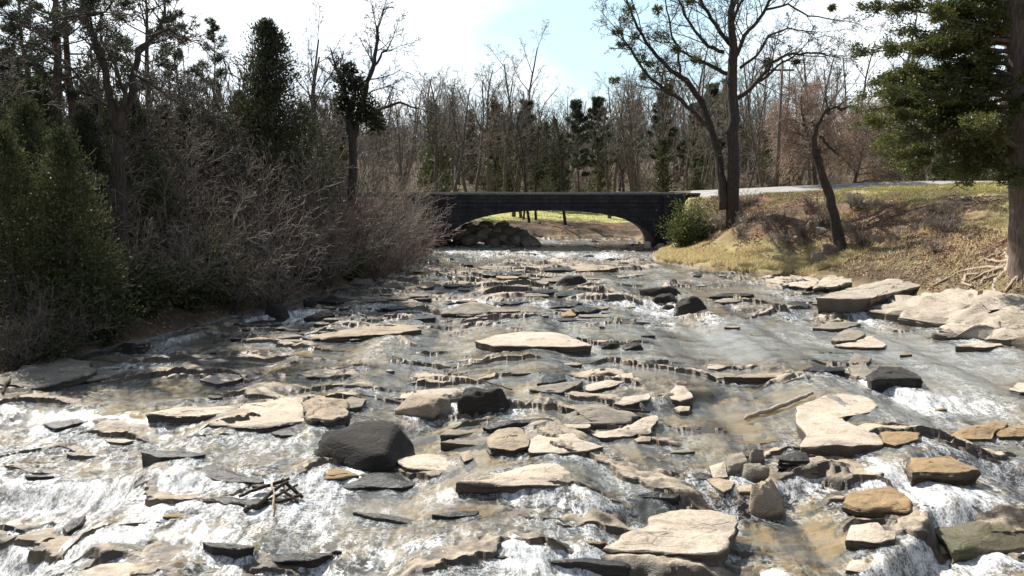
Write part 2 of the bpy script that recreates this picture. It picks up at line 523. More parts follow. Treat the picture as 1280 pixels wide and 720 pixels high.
def water_mat():
    m, nt = newmat('river_water')
    g = geo(nt)
    foam_a = attrf(nt, 'foam'); deep = attrf(nt, 'deep')
    flow = mapping(nt, g, (1.0, .55, 1.0))
    w1_ = noise(nt, flow, 3.2, 5, .6)
    w2_ = noise(nt, flow, 11, 4, .65)
    w3_ = noise(nt, g, 34, 3, .6)
    h = math_(nt, 'ADD', w1_, math_(nt, 'ADD', math_(nt, 'MULTIPLY', w2_, .35), math_(nt, 'MULTIPLY', w3_, .10)))
    ch = N(nt, 'ShaderNodeBump'); ch.inputs['Distance'].default_value = .062
    L(nt, math_(nt, 'ADD', .42, math_(nt, 'MULTIPLY', attrf(nt, 'chop'), .58), True), ch.inputs['Strength']); L(nt, h, ch.inputs['Height'])
    nrm = ch.outputs[0]
    fres = N(nt, 'ShaderNodeFresnel'); fres.inputs['IOR'].default_value = 1.33; L(nt, nrm, fres.inputs['Normal'])
    tr = N(nt, 'ShaderNodeBsdfTransparent'); tr.inputs['Color'].default_value = (.86, .82, .68, 1)
    df = N(nt, 'ShaderNodeBsdfDiffuse')
    mc = mixc(nt, noise(nt, g, .35, 3), (.26, .255, .235), (.22, .235, .235))
    L(nt, mc, df.inputs['Color'])
    body = N(nt, 'ShaderNodeMixShader'); L(nt, deep, body.inputs[0]); L(nt, tr.outputs[0], body.inputs[1]); L(nt, df.outputs[0], body.inputs[2])
    gl = N(nt, 'ShaderNodeBsdfGlossy'); gl.inputs['Roughness'].default_value = .07; L(nt, nrm, gl.inputs['Normal'])
    surf = N(nt, 'ShaderNodeMixShader'); L(nt, fres.outputs[0], surf.inputs[0]); L(nt, body.outputs[0], surf.inputs[1]); L(nt, gl.outputs[0], surf.inputs[2])
    # foam
    wv = mixc(nt, .10, g, N(nt, 'ShaderNodeTexNoise', i_Scale=1.8, i_Detail=4.0).outputs['Color'], 'ADD')
    f1 = noise(nt, mapping(nt, wv, (1.6, .50, 1)), 4.2, 9, .72)
    f2 = noise(nt, mapping(nt, wv, (1.2, .7, 1)), 22, 6, .7)
    fn = math_(nt, 'ADD', math_(nt, 'MULTIPLY', f1, .55), math_(nt, 'MULTIPLY', f2, .45))
    ff = math_(nt, 'ADD', math_(nt, 'MULTIPLY', math_(nt, 'SUBTRACT', fn, .5), 4.2), math_(nt, 'SUBTRACT', math_(nt, 'MULTIPLY', foam_a, 1.45), .86))
    fm = ramp(nt, ff, [(.0, 0.0), (.3, .38), (.85, .90)])
    rd = noise(nt, mapping(nt, wv, (1.5, .8, 1)), 2.2, 7, .62)
    ridge = math_(nt, 'SUBTRACT', 1.0, math_(nt, 'MULTIPLY', math_(nt, 'ABSOLUTE', math_(nt, 'SUBTRACT', rd, .5)), 26.0), True)
    rd2 = noise(nt, mapping(nt, wv, (1.0, 1.5, 1)), 4.1, 6, .6)
    ridge2 = math_(nt, 'SUBTRACT', 1.0, math_(nt, 'MULTIPLY', math_(nt, 'ABSOLUTE', math_(nt, 'SUBTRACT', rd2, .52)), 22.0), True)
    web = math_(nt, 'MULTIPLY', math_(nt, 'MAXIMUM', ridge, ridge2), math_(nt, 'ADD', .03, math_(nt, 'MULTIPLY', foam_a, 1.4), True))
    web = math_(nt, 'MULTIPLY', web, ramp(nt, f1, [(.40, .15), (.60, 1.0)]))
    fm = math_(nt, 'MAXIMUM', fm, math_(nt, 'MULTIPLY', web, .8))
    fd = N(nt, 'ShaderNodeBsdfPrincipled'); fd.inputs['Base Color'].default_value = (.88, .89, .89, 1); fd.inputs['Roughness'].default_value = .35
    L(nt, bump(nt, math_(nt, 'ADD', f2, w3_), .55, .06), fd.inputs['Normal'])
    fin = N(nt, 'ShaderNodeMixShader'); L(nt, fm, fin.inputs[0]); L(nt, surf.outputs[0], fin.inputs[1]); L(nt, fd.outputs[0], fin.inputs[2])
    out(nt, fin.outputs[0])
    return m
M['water'] = water_mat()

def stone_mat():
    m, nt = newmat('dark_bridge_stone')
    o = N(nt, 'ShaderNodeTexCoord').outputs['Object']
    mp = N(nt, 'ShaderNodeMapping'); mp.inputs['Rotation'].default_value = (math.radians(90), 0, 0); L(nt, o, mp.inputs['Vector'])
    br = N(nt, 'ShaderNodeTexBrick'); L(nt, mp.outputs[0], br.inputs['Vector'])
    br.inputs['Scale'].default_value = 1.0; br.inputs['Brick Width'].default_value = .75; br.inputs['Row Height'].default_value = .34
    br.inputs['Mortar Size'].default_value = .018
    br.inputs['Color1'].default_value = (.024, .024, .029, 1); br.inputs['Color2'].default_value = (.038, .037, .040, 1); br.inputs['Mortar'].default_value = (.014, .014, .016, 1)
    n = noise(nt, mapping(nt, o, (1, 1, .35)), 1.7, 5, .65)
    c = mixc(nt, ramp(nt, n, [(.45, 0.0), (.62, .6)]), br.outputs['Color'], (.015, .015, .019))
    li = noise(nt, mapping(nt, o, (2.4, 2.4, 1.3)), 1.8, 7, .72)
    c = mixc(nt, ramp(nt, li, [(.58, 0.0), (.74, .5)]), c, (.15, .15, .16))
    out(nt, bsdf(nt, c, .9, bump(nt, br.outputs['Fac'], .6, -.03), .2))
    return m
M['stone'] = stone_mat()

def plain(name, a, b, scale=3, rough=.85):
    m, nt = newmat(name)
    n = noise(nt, geo(nt), scale, 5, .65)
    c = mixc(nt, ramp(nt, n, [(.35, 0.0), (.65, 1.0)]), a, b)
    out(nt, bsdf(nt, c, rough, bump(nt, n, .3, .02), .3))
    return m
M['coping'] = plain('weathered_coping', (.06, .06, .062), (.12, .115, .11))
M['siding'] = plain('grey_siding', (.20, .20, .20), (.26, .25, .24))
M['road'] = plain('pale_concrete_road', (.22, .215, .20), (.29, .28, .265), 1.2, 1.0)
M['paint'] = plain('yellow_road_paint', (.55, .42, .08), (.45, .35, .08))
M['white'] = plain('white_painted_siding', (.70, .70, .68), (.78, .77, .75))
M['roof'] = plain('pale_metal_roof', (.62, .63, .64), (.52, .53, .55), 1.0, .5)
M['glass'] = plain('dark_window_glass', (.03, .035, .04), (.05, .055, .06), 1.0, .15)
M['pole'] = plain('weathered_pole_wood', (.10, .08, .06), (.15, .12, .095))
M['wire'] = plain('pale_cable', (.35, .34, .32), (.42, .40, .38))
M['brickdark'] = plain('dark_brown_stone', (.11, .075, .055), (.18, .13, .10))
# ------------------------------------------------------------------ rocks
ROCKPOLYS = []      # (outline Nx2 in metres, foam strength)
def resample(poly, n):
    p = np.array(poly, float); q = np.vstack([p, p[:1]])
    d = np.r_[0, np.cumsum(np.hypot(*np.diff(q, axis=0).T))]
    t = np.linspace(0, d[-1], n, endpoint=False)
    return np.stack([np.interp(t, d, q[:, 0]), np.interp(t, d, q[:, 1])], 1), d[-1]

def slab(outline, face, mat, label, name='rock', cat='rock', group=None, tilt=0.0, dome=0.04, wet_shade_band=.24, foam=.5, rough=1.0,
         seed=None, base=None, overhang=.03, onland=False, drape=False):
    """flat rock: the outline of its top in pixels, the height of its front face in pixels"""
    seed = seed if seed is not None else int(sum(a * 7 + b * 13 for a, b in outline)) % 9973
    my = max(b for a, b in outline); mny = min(b for a, b in outline)
    cx = sum(a for a, b in outline) / len(outline)
    if onland:
        q = GP(cx, min(my + face, 700)); wl = q.z - .05
    else:
        q = PW(cx, my + face); wl = q.z
        if face <= 3 and not group:
            wl0 = wl
            for a_, b_ in ((cx, (my + mny) / 2), (cx, mny + 1)):
                p_ = P(a_, b_, wl); wl = max(wl, min(wl0 + .09, w1(p_.x, p_.y)))
    if base is not None: wl = base
    h = max(.065, face * q.y / F * 1.0)
    pts = []
    for a, b in outline:
        z = wl + h + tilt * (my - b) / max(1, my - mny)
        if drape:
            g_ = GP(a, b); z = max(g_.z, w1(min(g_.x, 22), g_.y)) + .09
        p = P(a, b, z); pts.append((p.x, p.y, z))
    pts = np.array(pts)
    n = 96
    xy, per = resample(pts[:, :2], n)
    zt = np.interp(xy[:, 1], np.sort(pts[:, 1]), pts[np.argsort(pts[:, 1]), 2]) if tilt else np.full(n, wl + h)
    if drape:
        d2_ = (xy[:, None, 0] - pts[None, :, 0]) ** 2 + (xy[:, None, 1] - pts[None, :, 1]) ** 2 + .02
        zt = ((1 / d2_) @ pts[:, 2]) / (1 / d2_).sum(1)
        for _ in range(14): zt = (zt + np.roll(zt, 1) + np.roll(zt, -1)) / 3
    size = per / 4
    # round the outline slightly, then break it up
    xy = (xy + np.roll(xy, 1, 0) * .3 + np.roll(xy, -1, 0) * .3) / 1.6
    area = np.sum(xy[:, 0] * np.roll(xy[:, 1], -1) - np.roll(xy[:, 0], -1) * xy[:, 1])
    if area < 0: xy = xy[::-1].copy(); zt = zt[::-1].copy()
    c = xy.mean(0)
    jit = 1 + .09 * rough * fbm(xy[:, 0] * 2.8, xy[:, 1] * 2.8, seed=seed, octv=4)
    xy = c + (xy - c) * jit[:, None]
    tan_ = np.roll(xy, -1, 0) - np.roll(xy, 1, 0)
    nor = np.stack([tan_[:, 1], -tan_[:, 0]], 1); nor /= np.linalg.norm(nor, axis=1)[:, None] + 1e-9
    rings, wets = [], []
    zb = wl - .30
    levels = [0, .32, .48, .56, .66, .74, .84, .92]
    for li, t in enumerate(levels):
        z = zb + (zt - zb) * t
        zz = z * 1.0
        strat = .05 * min(1, h * 4) * vnoise(np.full(n, li * 3.1 + seed), xy[:, 0] * .5, seed=seed)
        o = strat + .045 * min(1.5, h * 4) * rough * fbm(xy[:, 0] * 4, xy[:, 1] * 4, zz * 9, seed=seed + 1, octv=3) - overhang * (1 - t) * 1.2
        rings.append(np.column_stack([xy + nor * o[:, None], z + .02 * vnoise(xy[:, 0] * 5, xy[:, 1] * 5, zz * 7, seed=seed + 5)]))
    bev = min(.05, h * .35)
    topj = .03 * rough * fbm(xy[:, 0] * 3.5, xy[:, 1] * 3.5, seed=seed + 2, octv=3)
    rings.append(np.column_stack([xy + nor * .004, zt - bev * .55 + topj * .5]))
    inner = [(s_, min(1, (1 - s_) * 1.25)) for s_ in (.975, .93, .88, .82, .76, .70, .63, .56, .49, .42, .34, .26, .17, .08)]
    for s, dm in inner:
        v = c + (xy - c) * s
        zc = zt.mean() + (zt - zt.mean()) * s
        if drape:
            A_ = np.column_stack([xy, np.ones(n)]); cf_ = np.linalg.lstsq(A_, zt, rcond=None)[0]
            pl_ = np.column_stack([v, np.ones(n)]) @ cf_
            zc = pl_ + (zt - A_ @ cf_) * s ** 3
        tex = .055 * rough * min(1, size) * fbm(v[:, 0] * 1.4, v[:, 1] * 2.2, seed=seed + 3, octv=4) + .045 * rough * min(1, size) * np.round(2.2 * fbm(v[:, 0] * .9, v[:, 1] * 1.7, seed=seed + 4, octv=3)) / 2.2
        tex = tex * (1 if drape else min(1, .2 + 4 * h))
        rings.append(np.column_stack([v, zc + dome * dm + tex * min(1, (1 - s) * 8 + .3)]))
    V = np.concatenate(rings + [np.array([[c[0], c[1], rings[-1][:, 2].mean()]])])
    R = len(rings)
    i = np.arange(R - 1)[:, None] * n; j = np.arange(n)[None]; j2 = (j + 1) % n
    Q = np.stack([i + j, i + j2, i + n + j2, i + n + j], -1).reshape(-1, 4)
    T = np.array([((R - 1) * n + k, (R - 1) * n + (k + 1) % n, R * n) for k in range(n)])
    org = np.array([c[0], c[1], wl])
    o = mesh_np(name, V - org, Q, T, M[mat])
    o.location = org
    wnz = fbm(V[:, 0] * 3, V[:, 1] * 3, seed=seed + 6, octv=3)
    wet = 1 - sstep(V[:, 2], wl + wet_shade_band * .5 + .05 * wnz, wl + wet_shade_band * 1.6 + .06 * wnz)  # side faces darkened well above the waterline: shade painted in with the wet
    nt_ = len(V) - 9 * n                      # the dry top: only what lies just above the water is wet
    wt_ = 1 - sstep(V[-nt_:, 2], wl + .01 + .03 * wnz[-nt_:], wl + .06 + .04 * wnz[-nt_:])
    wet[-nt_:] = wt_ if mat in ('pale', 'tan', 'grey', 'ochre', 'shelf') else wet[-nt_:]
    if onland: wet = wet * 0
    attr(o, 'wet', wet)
    o.data.set_sharp_from_angle(angle=math.radians(38))
    tag(o, label, cat, group)
    if not onland: ROCKPOLYS.append((xy, foam))
    return o

def boulder(px, py, w, hgt, mat, label, name='boulder', cat='boulder', ratio=.7, seed=0, group=None, boxy=.75, wetall=False,
            foam=.7, rough=1.0, onland=False, rot=0.0, squash=1.0):
    q = GP(px, py) if onland else PW(px, py)
    wl = q.z
    k = q.y / F
    rx = w * k / 2; rz = hgt * k * 1.02; ry = rx * ratio
    cxy = np.array([q.x, q.y + ry * .9])
    nu, nv = 44, 22
    th = np.linspace(0, 2 * math.pi, nu, endpoint=False)
    ph = np.linspace(-.55, math.pi / 2 - .02, nv)
    TH, PH = np.meshgrid(th, ph)
    sg = lambda a, e: np.sign(a) * np.abs(a) ** e
    X = sg(np.cos(TH), boxy) * sg(np.cos(PH), boxy); Y = sg(np.sin(TH), boxy) * sg(np.cos(PH), boxy); Z = sg(np.sin(PH), boxy)
    d = 1 + .20 * rough * fbm(X * 1.3 + seed, Y * 1.3, Z * 1.6, seed=seed, octv=2) + .07 * rough * fbm(X * 4 + seed, Y * 4, Z * 6, seed=seed + 1, octv=3)
    # a few flat chipped planes
    r2 = np.random.RandomState(seed + 99)
    D = np.stack([X, Y, Z], -1) * d[..., None]
    for _ in range(5):
        nv_ = r2.normal(size=3); nv_[2] = abs(nv_[2]) * .6; nv_ /= np.linalg.norm(nv_)
        dist = (D @ nv_) - r2.uniform(.72, .92)
        D = D - np.where(dist > 0, dist, 0)[..., None] * nv_ * .85
    D = D * np.array([rx, ry, rz])
    if rot:
        ca, sa = math.cos(rot), math.sin(rot)
        D = np.stack([D[..., 0] * ca - D[..., 1] * sa, D[..., 0] * sa + D[..., 1] * ca, D[..., 2]], -1)
    V = np.concatenate([D.reshape(-1, 3), D[-1].mean(0)[None]])
    i = np.arange(nv - 1)[:, None] * nu; j = np.arange(nu)[None]; j2 = (j + 1) % nu
    Q = np.stack([i + j, i + j2, i + nu + j2, i + nu + j], -1).reshape(-1, 4)
    T = np.array([((nv - 1) * nu + k_, (nv - 1) * nu + (k_ + 1) % nu, nv * nu) for k_ in range(nu)])
    o = mesh_np(name, V, Q, T, M[mat])
    zb = g1(cxy[0], cxy[1]) if onland else wl
    o.location = (cxy[0], cxy[1], (zb + .35 * (wl - zb) if onland else wl))
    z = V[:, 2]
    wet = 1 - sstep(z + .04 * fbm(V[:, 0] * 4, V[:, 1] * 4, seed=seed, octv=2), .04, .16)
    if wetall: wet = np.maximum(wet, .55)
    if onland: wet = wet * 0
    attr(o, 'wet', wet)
    o.data.set_sharp_from_angle(angle=math.radians(42))
    tag(o, label, cat, group)
    if not onland:
        e = np.stack([np.cos(th) * rx, np.sin(th) * ry], 1) + cxy
        ROCKPOLYS.append((e, foam))
    return o

# --- foreground, right
slab([(755, 685), (780, 667), (805, 657), (815, 645), (855, 636), (890, 637), (923, 646), (918, 667), (902, 692), (865, 692), (815, 687)], 15, 'pale',
     'largest pale flat slab in the foreground, smooth top with one dark crack', dome=.05)
slab([(776, 709), (800, 703), (850, 709), (895, 719), (930, 735), (860, 745), (800, 735)], 6, 'tan', 'tan slab cut off by the bottom edge below the largest pale slab')
slab([(505, 681), (560, 684), (640, 691), (700, 696), (755, 701), (790, 704), (780, 709), (700, 704), (600, 695), (520, 686)], 7, 'dark',
     'long thin dark ledge running left from under the largest pale slab', dome=.0, foam=.9)
slab([(568, 604), (600, 597), (640, 588), (665, 581), (705, 579), (712, 590), (715, 606), (680, 606), (640, 606)], 11, 'pale',
     'pale cream slab with a square right end and dark underside, left of midstream')
slab([(672, 617), (700, 614), (735, 627), (745, 630), (730, 633), (700, 626)], 8, 'dark', 'dark wet wedge beside the small fall at the square cream slab')
slab([(490, 574), (530, 567), (570, 570), (572, 585), (562, 591), (530, 587), (511, 585)], 6, 'pale', 'broken cream block between the big black boulder and midstream')
slab([(574, 566), (588, 563), (592, 572), (580, 577)], 4, 'tan', 'small tan chip right of the broken cream block')
boulder(450, 588, 140, 43, 'dark', 'big rounded black boulder, the darkest and bulkiest in the river', ratio=.62, seed=5, boxy=.8, rough=1.5)
slab([(426, 606), (446, 594), (475, 588), (500, 590), (520, 604), (505, 608), (440, 610)], 5, 'dark', 'black humped rock with a light rim just below the big black boulder', dome=.12)
slab([(393, 588), (412, 584), (436, 588), (450, 594), (430, 598), (400, 599)], 5, 'ochre', 'small orange-brown rock at the foot of the big black boulder')
slab([(248, 594), (258, 582), (272, 581), (300, 590), (328, 600), (322, 603), (285, 602)], 5, 'dark', 'black wedge-shaped rock standing in white water left of the stick jam', tilt=.12)
slab([(174, 564), (200, 562), (240, 564), (255, 567), (240, 570), (200, 571)], 4, 'dark', 'low black bar of rock in the white water above the black wedge')
slab([(78, 660), (90, 648), (107, 644), (103, 655), (84, 665)], 4, 'dark', 'small black fin of rock in the white water at lower left')
slab([(118, 682), (150, 674), (178, 678), (195, 688), (180, 690), (150, 684)], 4, 'moss', 'curved greenish-black ledge in white water near the lower left corner')
slab([(95, 716), (125, 704), (160, 702), (180, 710), (185, 725), (140, 735), (100, 730)], 2, 'pale', 'pale flat slab cut off by the bottom edge at far left', dome=.02)
slab([(253, 677), (280, 680), (320, 683), (298, 687), (265, 683)], 3, 'dark', 'thin black strip of rock above the long black ledge at lower left')
slab([(270, 690), (310, 694), (370, 697), (415, 690), (420, 692), (390, 701), (330, 703), (285, 699)], 7, 'dark', 'long black ledge with a mossy lip in the lower left white water', foam=.9)
slab([(440, 640), (480, 643), (520, 651), (512, 654), (470, 648)], 3, 'dark', 'thin dark ledge with white water over it below the humped rock')
slab([(538, 643), (570, 640), (598, 638), (594, 643), (560, 646)], 3, 'dark', 'slim dark ledge right of the thin ledge below the humped rock')
slab([(780, 622), (800, 615), (828, 613), (850, 619), (845, 623), (810, 621)], 6, 'dark', 'dark ledge just upstream of the largest pale slab')
# cluster in the middle right
slab([(863, 593), (875, 590), (892, 594), (905, 598), (888, 599), (870, 598)], 3, 'dark', 'thin dark shelf left of the angular rock cluster')
slab([(887, 583), (906, 577), (908, 588), (910, 596), (892, 597)], 3, 'pale', 'pale pointed stone at the left of the angular rock cluster', tilt=.10)
slab([(884, 599), (897, 597), (919, 601), (914, 610), (905, 615), (893, 608)], 3, 'tan', 'small tan triangular stone in front of the angular rock cluster')
boulder(924, 596, 34, 26, 'grey', 'dark grey block in the middle of the angular rock cluster', seed=21, boxy=.5, ratio=.8)
boulder(944, 603, 36, 22, 'grey', 'squat grey-green stone at the right of the angular rock cluster', seed=22, boxy=.55, ratio=.8)
boulder(946, 580, 22, 15, 'grey', 'small grey stone topmost of the angular rock cluster', seed=23, boxy=.55)
boulder(962, 650, 50, 46, 'tan', 'upright tan boulder in the gap between two small falls', seed=31, boxy=.7, ratio=.8)
slab([(971, 573), (985, 567), (1000, 564), (1008, 566), (1012, 576), (990, 576)], 15, 'dark', 'black-faced rock with a pale lip at the left of the broken brown shelf', tilt=.03)
slab([(1008, 577), (1020, 570), (1040, 567), (1070, 570), (1082, 580), (1094, 594), (1096, 606), (1072, 598), (1045, 586)], 14, 'tan', 'broken brown shelf with a deep black underside below the wavy pale slab')
slab([(1072, 575), (1092, 578), (1100, 600), (1094, 606), (1080, 590)], 6, 'ochre', 'orange rim of rock along the right of the broken brown shelf')
slab([(1052, 630), (1060, 616), (1090, 610), (1112, 608), (1138, 622), (1139, 638), (1110, 640), (1070, 636)], 14, 'ochre', 'layered olive-brown rock heap left of the tallest fall')
slab([(1055, 675), (1062, 656), (1098, 652), (1108, 664), (1122, 664), (1120, 674), (1100, 678)], 7, 'pale', 'pale block under the layered heap left of the tallest fall')
slab([(1048, 718), (1075, 700), (1090, 682), (1115, 684), (1120, 704), (1108, 722), (1075, 728)], 7, 'ochre', 'ochre stepped rock at the bottom edge left of the tallest fall')
slab([(1062, 702), (1072, 699), (1098, 709), (1080, 715), (1058, 712)], 5, 'pale', 'small pale flake lying on the ochre stepped rock')
slab([(1133, 581), (1140, 573), (1165, 570), (1190, 569), (1205, 577), (1222, 586), (1195, 590), (1160, 588), (1140, 589)], 17, 'ochre', 'orange-topped block with a black face at the head of the tallest fall')
slab([(1160, 652), (1190, 640), (1235, 634), (1285, 636), (1310, 650), (1300, 682), (1250, 690), (1195, 688), (1172, 672)], 9, 'moss', 'mossy green dome of rock with water spilling over its front', dome=.16, foam=1.2)
slab([(1181, 545), (1200, 537), (1225, 531), (1246, 524), (1262, 531), (1242, 541), (1240, 548), (1200, 547)], 6, 'ochre', 'orange flat rock in the rapids near the right edge')
slab([(1244, 540), (1262, 533), (1290, 530), (1300, 542), (1275, 544), (1250, 545)], 7, 'ochre', 'dark orange rock touching the right edge beside the orange flat rock')
slab([(1262, 486), (1272, 478), (1300, 478), (1300, 490), (1275, 490)], 3, 'pale', 'small pale stone cut by the right edge above the white rapids')
slab([(997, 508), (1025, 496), (1035, 492), (1060, 492), (1085, 496), (1096, 507), (1090, 515), (1062, 517), (1052, 523), (1062, 531), (1067, 537), (1096, 541), (1108, 555), (1070, 557), (1045, 555), (998, 559), (1010, 543), (995, 527)], 3, 'pale',
     'wavy-edged pinkish pale slab lying flush with the water beside the driftwood log', dome=.015, rough=.5, foam=.15, wet_shade_band=.02, base=PW(1040, 512).z + .0)
slab([(1100, 541), (1118, 538), (1150, 541), (1148, 549), (1120, 556), (1104, 552)], 2, 'ochre', 'orange wet shelf beside the wavy pinkish pale slab')
slab([(1084, 469), (1100, 458), (1125, 458), (1148, 466), (1152, 474), (1130, 474), (1090, 475)], 13, 'dark', 'black-fronted rock with pale top and leaf debris at its left end')
slab([(1060, 452), (1068, 441), (1090, 447), (1082, 455), (1090, 466), (1082, 474), (1064, 466)], 6, 'grey', 'jagged grey stone heaped against the black-fronted rock')
slab([(1005, 462), (1018, 457), (1036, 460), (1055, 458), (1058, 462), (1030, 465)], 3, 'dark', 'low dark stones in a short row left of the jagged grey stone')
slab([(905, 471), (940, 467), (985, 466), (1000, 467), (985, 471), (940, 472)], 3, 'tan', 'long low brown ledge upstream of the driftwood log')
slab([(1037, 425), (1055, 412), (1075, 413), (1082, 417), (1070, 424), (1047, 427)], 2, 'grey', 'upper grey stone of the stacked pair in the right channel', tilt=.05, base=w1(11.5, 26) + .12)
slab([(1041, 432), (1070, 424), (1090, 420), (1105, 428), (1108, 434), (1080, 434)], 4, 'pale', 'lower pale stone of the stacked pair in the right channel')
slab([(1016, 410), (1035, 403), (1060, 402), (1076, 404), (1062, 409), (1040, 411)], 4, 'grey', 'flat grey stone behind the stacked pair in the right channel')
# --- middle
slab([(693, 529), (700, 513), (722, 507), (748, 507), (778, 511), (800, 520), (782, 528), (740, 530)], 8, 'grey', 'grey-green humped slab with twigs on it in midstream', dome=.14)
slab([(768, 504), (780, 496), (812, 491), (813, 500), (800, 502), (780, 506)], 3, 'pale', 'cream angular slab just behind the twigs on the humped slab')
slab([(737, 541), (747, 536), (765, 537), (790, 531), (803, 522), (822, 517), (826, 521), (815, 532), (814, 540), (790, 543), (749, 547)], 4, 'pale', 'knobbly cream slab right of the grey-green humped slab', rough=1.4)
slab([(793, 549), (803, 545), (815, 546), (812, 551), (797, 552)], 3, 'tan', 'small stone at the front tip of the knobbly cream slab')
slab([(661, 548), (680, 541), (715, 540), (728, 550), (756, 558), (735, 563), (700, 565), (662, 565)], 4, 'pale', 'pale ridged slab in front of the grey-green humped slab', dome=.10)
slab([(607, 548), (622, 536), (650, 534), (661, 546), (660, 556), (640, 560), (612, 558)], 11, 'tan', 'blocky brown stone left of the pale ridged slab')
slab([(600, 533), (625, 527), (660, 524), (690, 522), (693, 527), (650, 531), (615, 536)], 5, 'dark', 'dark wet shelf behind the blocky brown stone')
slab([(730, 482), (757, 475), (775, 467), (790, 466), (793, 472), (762, 484), (738, 488)], 3, 'pale', 'cream wedge slab upstream in midstream, pointing right', rough=1.3)
slab([(672, 479), (681, 469), (704, 467), (709, 474), (690, 479)], 4, 'dark', 'dark cap stone on the low slab left of the cream wedge', base=w1(1.6, 21.6) + .10)
slab([(662, 486), (690, 478), (712, 477), (729, 477), (712, 485), (704, 490), (680, 489)], 4, 'grey', 'low slab left of the cream wedge in midstream')
slab([(836, 492), (845, 481), (856, 483), (867, 496), (851, 502), (838, 498)], 3, 'pale', 'pale pointed stone alone in the brown shallows', tilt=.08)
slab([(842, 510), (850, 507), (862, 508), (862, 513), (850, 514)], 2, 'pale', 'small pale stone below the pale pointed stone in the shallows')
boulder(530, 525, 76, 26, 'tan', 'rounded brown boulder left of the black boulder in midstream', ratio=.9, seed=41, boxy=.85, squash=.8)
boulder(606, 518, 78, 31, 'dark', 'long black boulder with white water at its left foot in midstream', ratio=.5, seed=43, boxy=.75)
slab([(478, 497), (500, 490), (540, 486), (575, 484), (592, 489), (560, 494), (515, 497)], 3, 'pale', 'long pale sheet of rock behind the rounded brown boulder', dome=.02)
slab([(262, 529), (290, 514), (312, 501), (340, 497), (376, 497), (384, 510), (380, 527), (340, 532), (300, 533)], 9, 'pale', 'broad cream slab, the largest on the left side of the river')
slab([(178, 517), (222, 510), (262, 507), (302, 508), (296, 514), (262, 519), (220, 519)], 9, 'pale', 'long thin pale slab with a straight black front, left of the broad cream slab', dome=.02)
slab([(378, 502), (400, 494), (425, 500), (440, 505), (432, 520), (405, 526), (386, 522)], 10, 'tan', 'rough brown rock broken off the right of the broad cream slab', rough=1.8, dome=.10)
slab([(410, 520), (440, 516), (456, 520), (468, 527), (445, 531), (415, 530)], 7, 'dark', 'dark low rock right of the broad cream slab')
slab([(424, 503), (440, 496), (458, 499), (452, 508), (438, 510)], 4, 'grey', 'small grey stone above the rough brown rock')
slab([(340, 540), (362, 533), (378, 536), (372, 544), (350, 545)], 4, 'dark', 'small dark stone under the front of the broad cream slab')
slab([(52, 530), (80, 524), (110, 521), (109, 526), (96, 529), (70, 535)], 5, 'dark', 'ragged black rock in the bright rapids at left')
slab([(250, 474), (266, 466), (295, 465), (311, 468), (296, 475), (270, 480)], 1, 'pale', 'pale oval slab just awash in the olive pool at left', dome=.01, rough=.4, foam=.05)
slab([(372, 467), (392, 461), (420, 460), (432, 464), (412, 471), (382, 471)], 2, 'pale', 'pale flat stone right of the olive pool', dome=.02)
slab([(388, 420), (420, 413), (470, 407), (520, 406), (530, 411), (500, 416), (440, 420), (405, 424)], 5, 'tan', 'long tan slab with a dark right end near the left channel')
slab([(592, 426), (625, 418), (660, 414), (700, 416), (722, 424), (742, 432), (705, 433), (660, 432), (620, 432)], 4, 'pale', 'broad low cream dome of rock awash in the middle of the river', dome=.06, rough=.7)
slab([(660, 432), (690, 430), (720, 431), (730, 434), (700, 436), (668, 436)], 3, 'dark', 'dark strip along the front of the low cream dome')
boulder(764, 436, 26, 7, 'dark', 'left of the twin small black stones right of the low cream dome', seed=51, name='rock', cat='rock')
boulder(793, 438, 28, 8, 'dark', 'right one of the twin small black stones near the low cream dome', seed=52, name='rock', cat='rock')
# --- the rapids
boulder(828, 371, 52, 12, 'dark', 'black rock at the left head of the white chute', seed=61, ratio=.6)
boulder(834, 379, 34, 10, 'dark', 'black rock in front of the one at the head of the white chute', seed=62, ratio=.7)
boulder(868, 391, 44, 15, 'dark', 'black rock at the right foot of the white chute', seed=63, ratio=.6)
boulder(838, 389, 18, 7, 'dark', 'small black rock between two bigger ones in the white chute', seed=64)
boulder(712, 357, 38, 11, 'dark', 'dark rounded rock at the head of the mid-river rock field', seed=65, ratio=.6)
slab([(553, 391), (572, 381), (595, 378), (615, 381), (628, 388), (600, 392)], 4, 'grey', 'large dark brown hump in the middle of the rapids', dome=.25)
slab([(682, 379), (700, 374), (718, 374), (735, 378), (715, 382), (690, 383)], 6, 'dark', 'dark block right of the brown hump in the rapids')
slab([(690, 366), (712, 362), (740, 365), (726, 369), (698, 369)], 3, 'dark', 'flat dark slab behind the dark block in the rapids')
slab([(700, 392), (712, 388), (724, 391), (716, 395), (704, 396)], 3, 'ochre', 'small rusty stone in front of the dark block in the rapids')
slab([(714, 385), (730, 381), (752, 386), (738, 389), (720, 389)], 3, 'dark', 'dark wet flake right of the rusty stone in the rapids')
boulder(449, 358, 32, 9, 'grey', 'smooth grey rounded rock at the foot of the brush on the left bank', seed=66, ratio=.6)
boulder(490, 362, 34, 9, 'grey', 'olive-grey flat-topped rock next to the smooth grey rock', seed=67, boxy=.55, ratio=.6)
slab([(520, 357), (535, 351), (545, 353), (542, 358), (530, 360)], 3, 'tan', 'pale-topped rock right of the olive-grey rock by the left bank')
boulder(345, 399, 34, 18, 'dark', 'black jagged rock at the edge of the left bank shade', seed=68, boxy=.6, ratio=.6)
boulder(386, 384, 18, 12, 'dark', 'round black rock in the sparkling water by the left bank', seed=69)
slab([(396, 376), (410, 370), (432, 371), (440, 374), (420, 378)], 4, 'dark', 'flat black rock right of the round black rock by the left bank')
